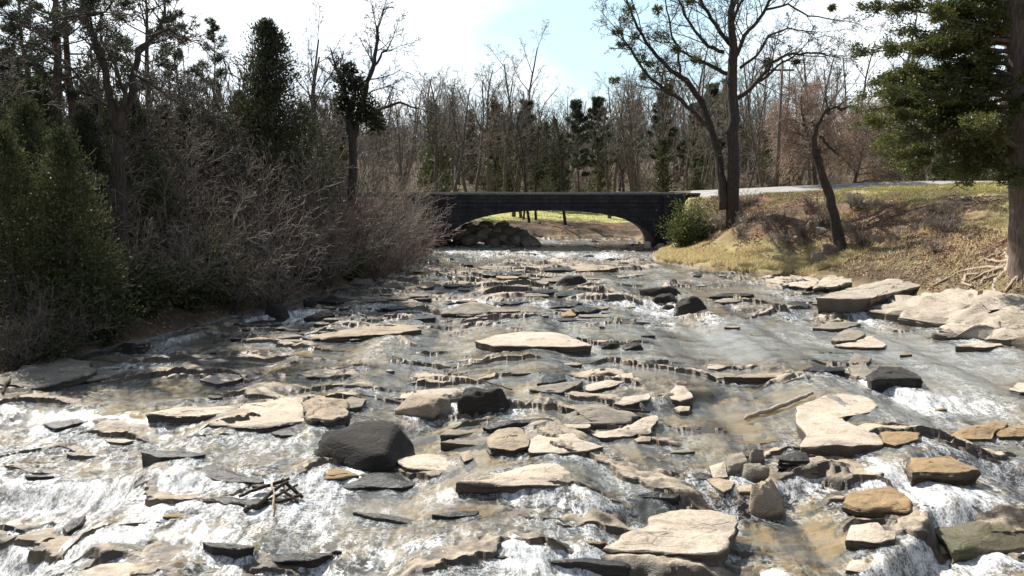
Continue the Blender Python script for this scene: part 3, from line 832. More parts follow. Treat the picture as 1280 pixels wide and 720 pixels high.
slab([(378, 398), (392, 390), (415, 389), (418, 393), (396, 397)], 3, 'dark', 'low black rock in front of the round black rock by the left bank')
slab([(292, 404), (320, 400), (350, 400), (352, 405), (330, 407), (300, 408)], 4, 'dark', 'long black shelf below the jagged rock by the left bank')
slab([(345, 417), (360, 414), (374, 415), (372, 418), (355, 419)], 2, 'dark', 'small black strip alone in the bright left channel')
slab([(886, 371), (905, 366), (935, 367), (945, 369), (920, 371)], 3, 'dark', 'dark ledge in the white water right of the chute')
slab([(893, 376), (910, 372), (930, 374), (922, 377), (902, 378)], 2, 'grey', 'grey flake in front of the dark ledge right of the chute')
slab([(984, 378), (996, 376), (1012, 381), (1008, 385), (995, 382)], 2, 'dark', 'thin dark stone in the pool below the right bank slabs')
slab([(866, 345), (872, 342), (878, 343), (874, 345)], 1.5, 'dark', 'small dark stone alone in smooth water near the grassy point')
slab([(728, 320), (736, 318), (742, 319), (736, 321)], 1.5, 'dark', 'small dark stone in the riffle below the arch')
slab([(-20, 476), (20, 462), (62, 446), (108, 450), (122, 462), (92, 474), (40, 484)], 9, 'grey', 'dark layered shelf of rock in the shade at the far left bank', tilt=.12)
slab([(70, 470), (100, 460), (140, 462), (152, 468), (110, 476)], 5, 'grey', 'lower step of the shaded rock shelf at the far left bank')
slab([(120, 436), (150, 428), (190, 430), (180, 438), (140, 442)], 4, 'dark', 'dark flat rock in the deep shade of the left bank')
# --- right bank slabs
slab([(955, 347), (985, 342), (1020, 338), (1026, 352), (1010, 360), (985, 356), (960, 352)], 5, 'pale', 'pinkish flat shelf of rock at the water below the leaning tree', dome=.02)
slab([(1016, 360), (1028, 348), (1050, 337), (1080, 333), (1090, 342), (1076, 350), (1046, 357)], 6, 'pale', 'pale sloping slab between the pinkish shelf and the great slab', tilt=.35)
slab([(1022, 371), (1050, 363), (1080, 356), (1120, 346), (1165, 341), (1207, 342), (1200, 352), (1150, 358), (1110, 366), (1088, 373), (1058, 373)], 20, 'shelf', 'great tilted slab on the right bank with a long black shadowed front', tilt=.10, dome=.04, overhang=.16, wet_shade_band=.75)  # tall band paints the front's shade into its colour
slab([(1086, 386), (1110, 379), (1150, 369), (1195, 359), (1240, 356), (1345, 346), (1345, 400), (1290, 402), (1250, 404), (1215, 410), (1180, 408), (1140, 400), (1104, 392)], 2, 'shelf',
     'broad smooth sloping pale rock shelf running from the cedar roots into the water', dome=.16, rough=2.6, drape=True)
slab([(1160, 418), (1190, 408), (1215, 403), (1245, 398), (1280, 394), (1345, 394), (1345, 428), (1255, 428), (1205, 424)], 2, 'shelf',
     'lower cracked pale rock shelf at the right edge of the water', dome=.08, rough=2.6, drape=True)
slab([(1195, 432), (1220, 428), (1250, 429), (1256, 432), (1230, 434)], 2, 'pale', 'thin pale stone in the water below the cracked rock sheet')
boulder(1024, 330, 22, 12, 'tan', 'tan stone at the foot of the leaning tree', seed=71, boxy=.5, onland=True)
boulder(1042, 322, 20, 14, 'brickdark', 'dark brown square block right beside the leaning tree', seed=72, boxy=.4, onland=True)
boulder(1018, 287, 17, 9, 'pale', 'pale stone half way up the slope left of the leaning tree', seed=73, boxy=.5, onland=True)
boulder(1028, 293, 14, 5, 'pale', 'small flat pale stone below the one half way up the slope', seed=74, boxy=.5, onland=True)
boulder(997, 300, 11, 4, 'pale', 'small cream stone in the dry grass on the slope', seed=75, onland=True)
boulder(870, 279, 8, 5, 'pale', 'small pale stone beside the dark bush at the bridge end', seed=76, onland=True)
boulder(809, 312, 9, 9, 'pale', 'small bright stone at the foot of the arch on the right', seed=77)
boulder(826, 312, 14, 7, 'tan', 'brown stone between the bright stone and the grassy point', seed=78)

# riprap under the left half of the arch
rr = random.Random(5)
for k in range(44):
    px = rr.uniform(568, 668); t = (px - 568) / 100
    top = 300 - 24 * math.sin(math.pi * min(1, t * .9 + .12))
    py = rr.uniform(top, 303)
    Y = 64.0 + (303 - py) * .10 + rr.uniform(-.3, .6)
    p = at(px, py, Y)
    s = rr.uniform(.5, 1.15)
    nu = 9
    o = None
    bm = bmesh.new(); bmesh.ops.create_icosphere(bm, subdivisions=2, radius=s * .6)
    for v in bm.verts:
        f = 1 + .35 * float(vnoise(v.co.x * 2 + k * 3, v.co.y * 2, v.co.z * 2, seed=k))
        v.co = Vector((v.co.x * f * 1.2, v.co.y * f, v.co.z * f * .75))
    me = bpy.data.meshes.new('stone'); bm.to_mesh(me); bm.free()
    me.materials.append(M['grey'] if k % 3 else M['tan'])
    a = me.attributes.new('wet', 'FLOAT', 'POINT')
    o = bpy.data.objects.new('stone', me); C.objects.link(o); o.location = (p.x, Y, p.z - .15)
    o.rotation_euler = (rr.uniform(-.3, .3), rr.uniform(-.3, .3), rr.uniform(0, 6))
    tag(o, 'grey rubble stone in the heap seen through the left half of the arch', 'stone', 'rubble stones heaped under the left of the arch')

# small rocks of the rapids
rr = random.Random(12)
def field(n, xr, yr, wr, fr, mats, label, group, ok=None, asp=(.07, .14)):
    k = 0; tries = 0
    asp = (.10, .22) if yr[1] > 500 else asp
    while k < n and tries < n * 30:
        tries += 1
        px, py = rr.uniform(*xr), rr.uniform(*yr)
        if ok and not ok(px, py): continue
        w = rr.uniform(*wr) * (.5 + .5 * rr.random()); hh = w * rr.uniform(*asp)
        pts = []
        m = rr.randint(5, 8)
        for i in range(m):
            a = 2 * math.pi * i / m
            e = rr.uniform(.55, 1.2)
            pts.append((px + math.cos(a) * w / 2 * e, py + math.sin(a) * hh / 2 * e))
        fc = rr.uniform(*fr)
        q = PW(px, py + hh)
        if not inside_river(np.array([q.x]), np.array([q.y]))[0]: continue
        slab(pts, fc, rr.choice(mats), label, group=group, dome=.02, foam=.35, seed=tries)
        k += 1
field(62, (440, 745), (330, 400), (18, 70), (1.4, 3.6), ['dark', 'dark', 'grey', 'tan', 'grey'],
      'small flat dark rock among the many breaking the rapids in mid-river', 'small rocks of the mid-river rock field',
      lambda x, y: x > 560 - (y - 320) * 2.2)
field(20, (290, 460), (366, 430), (16, 60), (2, 4.5), ['dark', 'dark', 'grey'],
      'small black rock in the sparkling channel beside the shaded left bank', 'small rocks of the left channel', lambda x, y: y > 425 - (x - 240) * .33)
field(16, (740, 1080), (335, 420), (8, 26), (1, 2.2), ['dark', 'grey', 'tan'],
      'small low rock in the pale riffles between the chute and the right bank', 'small rocks of the right riffles')
field(10, (120, 700), (415, 560), (14, 70), (1, 3), ['dark', 'grey', 'tan', 'pale'],
      'small flat stone awash between the slabs left of midstream', 'small stones between the left slabs')
field(8, (20, 480), (540, 700), (24, 80), (1.5, 3.5), ['dark', 'dark', 'ochre'],
      'small dark stone poking through the lower left white water', 'small stones of the lower left white water')
field(7, (560, 1000), (450, 690), (14, 60), (1, 2.6), ['tan', 'ochre', 'grey', 'pale'],
      'small brown stone in the shallows of the middle foreground', 'small stones of the middle foreground')
field(6, (1000, 1275), (440, 700), (16, 60), (1.5, 4), ['ochre', 'tan', 'dark'],
      'small orange-brown stone in the right foreground rapids', 'small stones of the right foreground')

# ------------------------------------------------------------------ bedrock of the stream: tilted strata whose broken edges face downstream
def strata(x, y):
    yy = y + .9 * fbm(x * .33, y * .33, seed=301, octv=3) + .26 * fbm(x * 1.9, y * 2.6, seed=302, octv=4, gain=.6)
    hsum = np.zeros_like(x)
    for per, sd0, amp in ((2.3, 310, .28), (1.05, 330, .18), (.47, 350, .07)):
        sc_ = np.clip(y / 26, .75, 1.6)
        t = yy / (per * 1.0) + 1.2 * fbm(x * .10, y * .05, seed=sd0 + 1, octv=2)
        idx = np.floor(t); fr = t - idx
        A = np.clip(.42 + 1.1 * vnoise(x * (.95 / per ** .5) + idx * 3.7, idx * 5.1, seed=sd0 + 2), 0, 1.0)
        hsum = hsum + amp * A * ((1 - fr) ** 1.2 - .25)
    hsum = hsum + .030 * fbm(x * 2.0, y * 3.2, seed=303, octv=4) + .02 * np.round(2 * fbm(x * 1.3, y * 2.6, seed=304, octv=2)) / 2
    return hsum
def bedz(x, y, w):
    big = fbm(x * .20, y * .26, seed=305, octv=3)
    dry = np.zeros_like(x)
    for (px, py, rx_, ry_, am) in BEDBLOBS:
        c = PW(px, py); k = c.y / F
        sx = rx_ * k; sy = ry_ * k * c.y / (ZC - c.z)
        dry += am * np.exp(-((x - c.x) / sx) ** 2 - ((y - c.y) / sy) ** 2)
    return w - .108 + .055 * big + dry * .14 + strata(x, y)
BEDBLOBS = [(620, 365, 160, 28, .75), (400, 390, 110, 25, .55), (700, 335, 110, 12, .3), (640, 425, 110, 14, .45), (760, 485, 120, 25, .5), (700, 540, 130, 30, .45), (640, 600, 110, 24, .35), (420, 480, 140, 30, .35), (330, 525, 90, 18, .4),
            (480, 590, 90, 25, .35), (900, 600, 110, 25, .35), (1080, 630, 70, 40, .7), (1050, 560, 90, 16, .3), (1060, 460, 60, 14, .4), (1010, 355, 90, 10, .5), (860, 480, 60, 14, .3), (150, 480, 120, 14, .2),
            (900, 430, 120, 22, -.75), (1130, 440, 120, 24, -.7), (680, 465, 70, 12, -.4), (820, 350, 100, 8, -.5), (1200, 500, 90, 14, -.5), (60, 640, 160, 60, -.25), (560, 660, 90, 14, -.1), (990, 690, 60, 18, -.35), (230, 490, 70, 9, -.55), (1180, 620, 30, 50, -.9)]

# ------------------------------------------------------------------ ground sheet
def axis(lo, hi, a, b, step, far):
    mid = np.arange(a, b + step, step)
    k1 = np.geomspace(step * 1.5, a - lo, far); k2 = np.geomspace(step * 1.5, hi - b, far)
    return np.unique(np.r_[a - k1, mid, b + k2])
gx = axis(-900, 900, -24, 34, .22, 60)
gy = axis(-60, 1500, 9, 76, .24, 60)
GX, GY = np.meshgrid(gx, gy)
GZ = ground(GX, GY)
nx, ny = len(gx), len(gy)
i = np.arange(ny - 1)[:, None] * nx; j = np.arange(nx - 1)[None]
Q = np.stack([i + j, i + j + 1, i + nx + j + 1, i + nx + j], -1).reshape(-1, 4)
gr = mesh_np('ground', np.column_stack([GX.ravel(), GY.ravel(), GZ.ravel()]), Q, None, M['ground'])
tag(gr, kind='structure')
ins = inside_river(GX.ravel(), GY.ravel()); sd = shore_dist(GX.ravel(), GY.ravel())
x_, y_ = GX.ravel(), GY.ravel()
nz = fbm(x_ * .4, y_ * .4, seed=61, octv=4); nz2 = fbm(x_ * .9, y_ * .9, seed=62, octv=4)
bedm = np.where(ins, 1.0, sstep(sd, .7, .1) * (x_ > 3))
rightb = (x_ > 5) & (y_ < 70)
tongue = rightb & (y_ > 44)
grass = np.where(rightb, np.where(tongue, sstep(sd + nz * 1.5, 4.8, 2.8) * .95 + .9 * sstep(sd + nz * 4, 11, 15), (.75 * sstep(sd + nz * 5, 6.5, 10) + .30 * sstep(nz2, .05, .4))), 0)
grass = np.where((y_ > 61.5) & (x_ < 18), 0, grass)
attr(gr, 'grass', np.clip(grass + .15 * nz, 0, 1) * ~((y_ > 61.5) & (x_ < 18)))
attr(gr, 'lawn', np.where(y_ > 71, sstep(sd + nz * 2.5, 5.5, 8.5) * sstep(sd, 48, 34) * (x_ > -40) * (x_ < 50), 0))
clay = np.where(rightb, np.clip(.22 + sstep(nz2 + nz * .5, .10, .45), 0, 1) * .8 * sstep(sd, 2.5, 4.2) * sstep(sd, 10, 7), 0) + np.where((y_ > 71) & (x_ > 3), sstep(nz2, -.1, .4) * sstep(sd, 10, 6) * .8, 0)
pc = GP(1060, 275); clay = np.maximum(clay, .9 * np.exp(-((x_ - pc.x) ** 2 / 2.2 + (y_ - pc.y) ** 2 / 3)) * rightb)
attr(gr, 'clay', np.clip(clay, 0, 1)); attr(gr, 'bed', bedm)

# ------------------------------------------------------------------ water sheet
NXW, NYW = 680, 660
vy = 7 * (74.0 / 7) ** (np.arange(NYW) / (NYW - 1))
xl = np.array([SHORE[0][0]] * 0 or [0.0])
ly = np.array([2, 12, 20, 24, 29, 34, 39, 44, 51, 59, 67.5, 69.5, 74.5]); lx = np.array([-21, -18.5, -17.4, -16.6, -14.4, -12.7, -11, -9.4, -8.2, -7.5, -8, -34, -35])
ryy = np.array([2, 12, 22, 28, 36, 40, 44, 46, 48, 52, 60, 74.5]); rxx = np.array([24, 22, 20.6, 19.4, 19.6, 19.2, 18, 17.2, 15.5, 12.2, 13, 13])
u = np.linspace(0, 1, NXW)
VX = np.interp(vy, ly, lx)[:, None] * (1 - u) + np.interp(vy, ryy, rxx)[:, None] * u
VY = np.repeat(vy[:, None], NXW, 1)
wx, wy = VX.ravel(), VY.ravel()
wz = W(wx, wy)
w0_ = wz.copy()
bed_z = bedz(wx, wy, w0_)
sdw = np.where(inside_river(wx, wy), shore_dist(wx, wy), 0)
bed_z = bed_z - .35 * sstep(sdw, .5, .0)
bq_i = np.arange(NYW - 1)[:, None] * NXW; bq_j = np.arange(NXW - 1)[None]
BQ = np.stack([bq_i + bq_j, bq_i + bq_j + 1, bq_i + NXW + bq_j + 1, bq_i + NXW + bq_j], -1).reshape(-1, 4)
rb = mesh_np('river_bed', np.column_stack([wx, wy, bed_z]), BQ, None, M['bedrock'])
tag(rb, kind='structure')
rel = bed_z - w0_
B2 = bed_z.reshape(NYW, NXW)
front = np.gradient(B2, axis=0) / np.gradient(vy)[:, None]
front = np.maximum(front, np.roll(front, 1, 0)).ravel()          # steep downstream edges get shade painted dark besides the wet
splash_shade = sstep(front, .30, .75)
attr(rb, 'wet', np.maximum(1 - sstep(rel, .012 + .02 * fbm(wx * 2, wy * 2, seed=306, octv=2), .06), splash_shade))
attr(rb, 'sunk', sstep(rel, .0, -.05) * (1 - splash_shade * sstep(rel, -.14, -.04)))
rb.data.set_sharp_from_angle(angle=math.radians(50))
B2 = bed_z.reshape(NYW, NXW); R2_ = rel.reshape(NYW, NXW)
gyb = np.gradient(B2, axis=0) / np.gradient(vy)[:, None]
edge = np.clip(gyb - .25, 0, 2.0) * sstep(R2_, -.20, -.05)
ef = np.zeros_like(edge)
for sh, wt_e in ((0, .6), (2, .9), (4, 1.0), (6, .9), (8, .7), (11, .5), (14, .35), (18, .2)):
    ef[:NYW - sh] = np.maximum(ef[:NYW - sh], edge[sh:] * wt_e)
edgefoam = np.clip(ef, 0, 1).ravel()
foam = np.zeros_like(wx); chop = np.full_like(wx, .12)
foam += .40 * edgefoam * np.clip(.6 + .8 * fbm(wx * .9, wy * .7, seed=307, octv=2), 0, 1.2)
for k in range(len(LEDGES)):
    dr = ledge_drop(k, wx)
    d = wy - ledge_y(k, wx) + .35 * fbm(wx * 1.5, wy * 1.2, seed=170 + k, octv=3)
    Lf = .5 + 2.2 * dr + .02 * wy
    f = np.where(d < .12, np.exp(np.minimum(d - .12, 0) / Lf), np.exp(-np.maximum(d - .12, 0) / .12))
    brk = np.clip(.62 + .85 * fbm(wx * .55, wy * .12, seed=70 + k, octv=3), .0, 1.25)
    foam += f * brk * np.clip(dr * 4.0, .0, 1.25) * .72
def blob(px, py, rx_px, ry_px, amp):
    c = PW(px, py); k = c.y / F
    sx = rx_px * k; sy = ry_px * k * c.y / (ZC - c.z)
    return amp * np.exp(-((wx - c.x) / sx) ** 2 - ((wy - c.y) / sy) ** 2)
for b in [(800, 385, 55, 12, .7), (900, 400, 70, 9, .5), (1000, 372, 40, 9, .55), (60, 560, 110, 35, .5), (120, 640, 150, 45, .62), (60, 700, 150, 30, .6), (330, 640, 120, 50, .5),
          (280, 545, 70, 18, .5), (450, 670, 90, 35, .45), (340, 560, 60, 18, .45), (1180, 600, 45, 35, .5), (1160, 640, 25, 50, .75), (1230, 640, 70, 8, .5), (1240, 700, 90, 12, .6), (1180, 490, 80, 14, .6),
          (1230, 510, 70, 10, .4), (560, 620, 60, 12, .5), (730, 650, 40, 16, .6), (640, 505, 45, 9, .6), (510, 520, 25, 12, .5), (200, 450, 90, 14, .3), (560, 313, 60, 5, .7), (650, 318, 120, 6, .55), (760, 322, 90, 6, .4), (620, 335, 90, 6, .25), (400, 400, 120, 14, .35),
          (1020, 470, 40, 6, .6), (1010, 600, 25, 18, .5), (300, 480, 60, 5, -.3), (220, 490, 120, 12, -.6), (980, 680, 60, 25, -.5), (700, 460, 120, 18, -.25), (900, 440, 150, 16, -.3), (1050, 440, 120, 18, -.3), (690, 600, 120, 12, -.25), (620, 640, 40, 14, -.3),
          (900, 530, 90, 18, -.25), (780, 350, 150, 8, -.2), (900, 620, 50, 12, -.4), (560, 470, 40, 8, -.3)]:
    foam += blob(*b)
rockd = np.full_like(wx, 9.0)
for poly, fs in ROCKPOLYS:
    lo = poly.min(0) - .7; hi = poly.max(0) + .7; lo[1] -= .8
    m = np.where((wx > lo[0]) & (wx < hi[0]) & (wy > lo[1]) & (wy < hi[1]))[0]
    if not len(m): continue
    q, _ = resample(poly, 40)
    best = np.full(len(m), 9.0); sgn = np.zeros(len(m))
    for i0 in range(0, len(m), 20000):
        mm = m[i0:i0 + 20000]
        dx = wx[mm, None] - q[None, :, 0]; dy = wy[mm, None] - q[None, :, 1]
        D = np.sqrt(dx * dx + dy * dy); kk = D.argmin(1)
        best[i0:i0 + 20000] = D[np.arange(len(mm)), kk]
        sgn[i0:i0 + 20000] = wy[mm] - q[:, 1].mean()
    reach = np.where(sgn < 0, .34, .15)
    foam[m] += fs * .62 * np.exp(-(best / reach) ** 1.3) * np.clip(.65 + .7 * fbm(wx[m] * 1.4, wy[m] * .9, seed=88, octv=2), 0, 1.3)
    rockd[m] = np.minimum(rockd[m], best)
streak = fbm(wx * 1.1 + .3 * fbm(wx * .5, wy * .5, seed=91, octv=2), wy * .28, seed=90, octv=4)
foam = foam * .74 + .05 + .38 * np.clip(streak, -.6, 1)
leftside = sstep(wx / np.maximum(wy, 6), .05, -.55)
foam += .10 * leftside * sstep(wy, 34, 18)
foam = np.clip(foam, 0, .86)
chop = np.clip(.10 + .75 * foam + .18 * leftside + .10 * np.clip(streak, 0, 1), 0, 1)
h1 = fbm(wx * 1.6, wy * .9, seed=95, octv=3); h2 = fbm(wx * 5.0, wy * 3.4, seed=96, octv=3)
wz = wz + chop * (.045 * h1 + .030 * h2) + .012 * h1 + .008 * h2 + np.clip(foam, 0, 1) * .03
deepn = fbm(wx * .22, wy * .30, seed=97, octv=3)
deep = np.clip((w0_ - bed_z - .01) / .30, 0, 1) ** .8 * (.60 + .24 * sstep(wy, 15, 27)) + .10 * deepn + .02
deep = np.clip(deep, .03, .95)
i = np.arange(NYW - 1)[:, None] * NXW; j = np.arange(NXW - 1)[None]
Q = np.stack([i + j, i + j + 1, i + NXW + j + 1, i + NXW + j], -1).reshape(-1, 4)
wt = mesh_np('river_water', np.column_stack([wx, wy, wz]), Q, None, M['water'])
tag(wt, kind='structure')
attr(wt, 'foam', foam); attr(wt, 'deep', deep); attr(wt, 'chop', chop)
# ------------------------------------------------------------------ vegetation builders
def rotdir(d, ang, az):
    d = d.normalized()
    a = d.orthogonal().normalized(); b = d.cross(a)
    return (d * math.cos(ang) + (a * math.cos(az) + b * math.sin(az)) * math.sin(ang)).normalized()

def grow(R, p0, d0, Ln, r0, lvl, cfg, outp):
    """recursive limb: outp[lvl] collects (points, radii)"""
    seg = cfg['seg'][lvl]
    n = max(3, int(Ln / seg) + 1)
    step = Ln / (n - 1)
    pts = [p0.copy()]; d = d0.normalized(); p = p0.copy()
    wg = cfg['wig'][lvl]; up = cfg['up'][lvl]
    dirs = [d.copy()]
    for k in range(n - 1):
        d = d + Vector((R.gauss(0, wg), R.gauss(0, wg), R.gauss(0, wg) + up * step))
        d.normalize(); p = p + d * step
        pts.append(p.copy()); dirs.append(d.copy())
    tip = cfg['tip'][lvl]
    rad = [max(cfg['rmin'], r0 * (1 - (1 - tip) * (k / (n - 1)) ** .9)) for k in range(n)]
    outp[lvl].append((pts, rad))
    if lvl + 1 < len(cfg['seg']):
        nc = cfg['n'][lvl]
        nc = max(1, int(nc * R.uniform(.75, 1.25)))
        az = R.uniform(0, 6.28)
        t0 = cfg['t0'][lvl]
        for c in range(nc):
            t = t0 + (1 - t0) * (c + R.random()) / nc
            f = t * (n - 1); i = min(n - 2, int(f)); fr = f - i
            q = pts[i].lerp(pts[i + 1], fr)
            az += 2.4 + R.uniform(-.5, .5)
            dd = rotdir(dirs[i], cfg['ang'][lvl] * R.uniform(.7, 1.25), az)
            l2 = cfg['len'][lvl] * Ln * (1 - cfg['tap'][lvl] * (t - t0) / (1 - t0 + 1e-6)) * R.uniform(.65, 1.2)
            rr_ = max(cfg['rmin'], min(rad[i] * .75, cfg['rr'][lvl] * r0 * (1.1 - .7 * t)))
            grow(R, q, dd, l2, rr_, lvl + 1, cfg, outp)

def tubes_obj(name, paths, mat, parent, big=8, link=True):
    mb = MB()
    for pts, rad in paths:
        r = max(rad)
        mb.tube([tuple(v) for v in pts], rad, sides=(big if r > .12 else 5 if r > .05 else 3), cap=r > .05)
    return mb.build(name, mat, parent)

def sprays(name, cen, dirs, ln, wd, mat, parent, R):
    """many small leaf clumps: two crossed pointed blades at each centre"""
    cen = np.asarray(cen, float); dirs = np.asarray(dirs, float); n = len(cen)
    dirs = dirs / (np.linalg.norm(dirs, axis=1)[:, None] + 1e-9)
    rv = R.normal(size=(n, 3))
    sd_ = np.cross(dirs, rv); sd_ /= np.linalg.norm(sd_, axis=1)[:, None] + 1e-9
    l = ln * R.uniform(.6, 1.3, n)[:, None]; w = wd * R.uniform(.6, 1.3, n)[:, None]
    a = cen - dirs * l * .35; b = cen + sd_ * w * .5 + dirs * l * .1; c = cen + dirs * l * .65; d = cen - sd_ * w * .5 + dirs * l * .1
    V = np.stack([a, b, c, d], 1).reshape(-1, 3)
    Q = np.arange(4 * n).reshape(n, 4)
    return mesh_np(name, V, Q, None, mat, parent, smooth=False)

BARE = dict(seg=[.8, .6, .5, .4, .35], wig=[.05, .12, .16, .2, .22], up=[.04, .10, .08, .05, .03], tip=[.25, .3, .35, .4, .5], rmin=.010,
            n=[11, 6, 5, 4], t0=[.32, .2, .15, .1], ang=[.75, .75, .8, .8], len=[.46, .5, .5, .5], tap=[.55, .5, .5, .4], rr=[.42, .5, .55, .6])

def bare_tree(seed, h, r, name='bare_tree', bark='bark', twig='twig', cfg=None, **kw):
    R = random.Random(seed); c = dict(BARE); c.update(cfg or {}); c.update(kw)
    root = empty(name)
    o = [[] for _ in c['seg']]
    grow(R, Vector((0, 0, -.3)), Vector((R.uniform(-.08, .08), R.uniform(-.08, .08), 1)), h, r, 0, c, o)
    tubes_obj('trunk', o[0] + o[1], M[bark], root)
    tubes_obj('crown', sum(o[2:], []), M[twig], root)
    return root

def cedar(seed, h, w, name='cedar_tree', mat='cedar', bark='bark_cedar', nb=150, spb=90, ln=.20, wd=.065, low=.06, shape=.75):
    """dense pointed evergreen: branches with leaf sprays round their outer ends"""
    R = random.Random(seed); RN = np.random.RandomState(seed)
    root = empty(name)
    trunk = [(Vector((0, 0, -.3 + h * t)) + Vector((R.gauss(0, .05), R.gauss(0, .05), 0))) for t in np.linspace(0, .97, 9)]
    paths = [(trunk, [max(.02, .028 * h * (1 - t)) for t in np.linspace(0, .97, 9)])]
    cen, dr = [], []
    br = []
    for k in range(nb):
        t = low + (1 - low) * (k + R.random()) / nb
        az = R.uniform(0, 6.28)
        prof = (1 - t) ** shape * min(1, (t - low) / .12 + .55)
        l = w / 2 * prof * R.uniform(.55, 1.22) + .15
        el = R.uniform(-.15, .45) + .55 * t
        d = Vector((math.cos(az) * math.cos(el), math.sin(az) * math.cos(el), math.sin(el)))
        p0 = Vector((0, 0, h * t - l * math.sin(el) * .6))
        p1 = p0 + d * l + Vector((0, 0, R.uniform(-.1, .15) * l))
        mid = p0.lerp(p1, .5) + Vector((0, 0, -.06 * l))
        br.append(([p0, mid, p1], [.012 + .012 * l, .012, .008]))
        m = int(spb * (.35 + .65 * prof) * R.uniform(.6, 1.3))
        tt = RN.beta(2.2, 1.3, m)[:, None]
        A = np.array(p0)[None]; B = np.array(p1)[None]
        q = A + (B - A) * tt + RN.normal(size=(m, 3)) * (.10 + .16 * l * (1 - abs(tt - .6))) * np.array([1, 1, .75])
        cen.append(q); dr.append(np.array(d)[None] * .9 + RN.normal(size=(m, 3)) * .6 + np.array([0, 0, .5]))
    tubes_obj('trunk', paths + br, M[bark], root)
    sprays('crown', np.concatenate(cen), np.concatenate(dr), ln, wd, M[mat], root, RN)
    return root

def pine(seed, h, r, crown_lo=.5, name='pine_tree', nb=26, bl=.20, mat='pine', tuft=26, ln=.30, wd=.05, bark='bark_pine'):
    R = random.Random(seed); RN = np.random.RandomState(seed)
    root = empty(name)
    n = 12
    off = Vector((0, 0, 0)); tr = []
    for k in range(n):
        off += Vector((R.gauss(0, .08), R.gauss(0, .08), 0)); tr.append(Vector((off.x, off.y, -.3 + h * k / (n - 1))))
    paths = [(tr, [max(.025, r * (1 - .93 * (k / (n - 1)) ** 1.1)) for k in range(n)])]
    cen, dr = [], []
    for k in range(nb):
        t = crown_lo + (1 - crown_lo) * (k + R.random()) / nb
        f = t * (n - 1); i = min(n - 2, int(f)); p0 = tr[i].lerp(tr[i + 1], f - i)
        az = k * 2.4 + R.uniform(-.6, .6)
        prof = (1 - ((t - crown_lo) / (1 - crown_lo))) ** .6 * .8 + .2
        l = h * bl * prof * R.uniform(.6, 1.2)
        el = R.uniform(-.05, .35) + .7 * ((t - crown_lo) / (1 - crown_lo))
        d = Vector((math.cos(az) * math.cos(el), math.sin(az) * math.cos(el), math.sin(el)))
        p1 = p0 + d * l * .5 + Vector((0, 0, -.03 * l)); p2 = p0 + d * l + Vector((0, 0, .10 * l))
        paths.append(([p0, p1, p2], [.02 + .013 * l, .02 + .006 * l, .012]))
        for s in range(R.randint(4, 7)):
            u_ = R.uniform(.35, 1.0)
            q0 = p0.lerp(p2, u_)
            dd = rotdir(d, R.uniform(.3, 1.0), R.uniform(0, 6.28)); dd.z = abs(dd.z) * .6 + .1
            q1 = q0 + dd * R.uniform(.25, .6) * l * .5
            paths.append(([q0, q1], [.015, .008]))
            for e in range(R.randint(1, 3)):
                cpt = q0.lerp(q1, R.uniform(.5, 1.1))
                m = tuft
                v = RN.normal(size=(m, 3)); v /= np.linalg.norm(v, axis=1)[:, None]
                v[:, 2] = v[:, 2] * .8 + .25
                cen.append(np.array(cpt)[None] + v * .16 * R.uniform(.8, 1.5)); dr.append(v)
    tubes_obj('trunk', paths, M[bark], root)
    sprays('crown', np.concatenate(cen), np.concatenate(dr), ln, wd, M[mat], root, RN)
    return root

def brush(seed, h, spread, n=16, name='bare_shrub', mat='twig_tan', stem='twig_dark', lean=(0, 0), dens=1.0):
    """many-stemmed bare shrub"""
    R = random.Random(seed)
    root = empty(name)
    c = dict(seg=[.5, .4, .3], wig=[.10, .16, .2], up=[-.02, .03, .0], tip=[.3, .4, .5], rmin=.0075,
             n=[int(11 * dens), 5], t0=[.22, .15], ang=[.65, .7], len=[.42, .5], tap=[.5, .4], rr=[.5, .6])
    o = [[], [], []]
    for k in range(n):
        az = R.uniform(0, 6.28); el = R.uniform(.1, .75)
        d = Vector((math.cos(az) * math.sin(el) * spread + lean[0], math.sin(az) * math.sin(el) * spread + lean[1], math.cos(el)))
        b = Vector((R.gauss(0, .25), R.gauss(0, .25), -.15))
        grow(R, b, d, h * R.uniform(.65, 1.2), R.uniform(.02, .045), 0, c, o)
    if name == 'briar_clump':
        tubes_obj('stems', o[0] + o[1] + o[2], M[mat], root); return root
    tubes_obj('stems', o[0], M[stem], root)
    tubes_obj('twigs', o[1] + o[2], M[mat], root)
    return root

def leafbush(seed, h, w, mat, name='evergreen_shrub', n=5200, ln=.14, wd=.08):
    R = random.Random(seed); RN = np.random.RandomState(seed)
    root = empty(name)
    paths, cen, dr = [], [], []
    nb = 70
    for k in range(nb):
        az = R.uniform(0, 6.28); el = R.uniform(.05, 1.0) ** .8
        d = Vector((math.cos(az) * math.sin(el) * w / h, math.sin(az) * math.sin(el) * w / h, math.cos(el)))
        l = h * R.uniform(.5, 1.02)
        p0 = Vector((R.gauss(0, .12), R.gauss(0, .12), -.1)); p2 = p0 + d * l; p1 = p0.lerp(p2, .5) + Vector((R.gauss(0, .08), R.gauss(0, .08), .05))
        paths.append(([p0, p1, p2], [.03, .018, .008]))
        m = n // nb
        tt = RN.beta(1.6, 1.0, m)[:, None]
        q = np.array(p0) + (np.array(p2) - np.array(p0)) * tt + RN.normal(size=(m, 3)) * .13 * h / 2.2
        cen.append(q); dr.append(RN.normal(size=(m, 3)) * .7 + np.array(d))
    tubes_obj('stems', paths, M['bark_dark'], root)
    sprays('leaves', np.concatenate(cen), np.concatenate(dr), ln, wd, M[mat], root, RN)
    return root

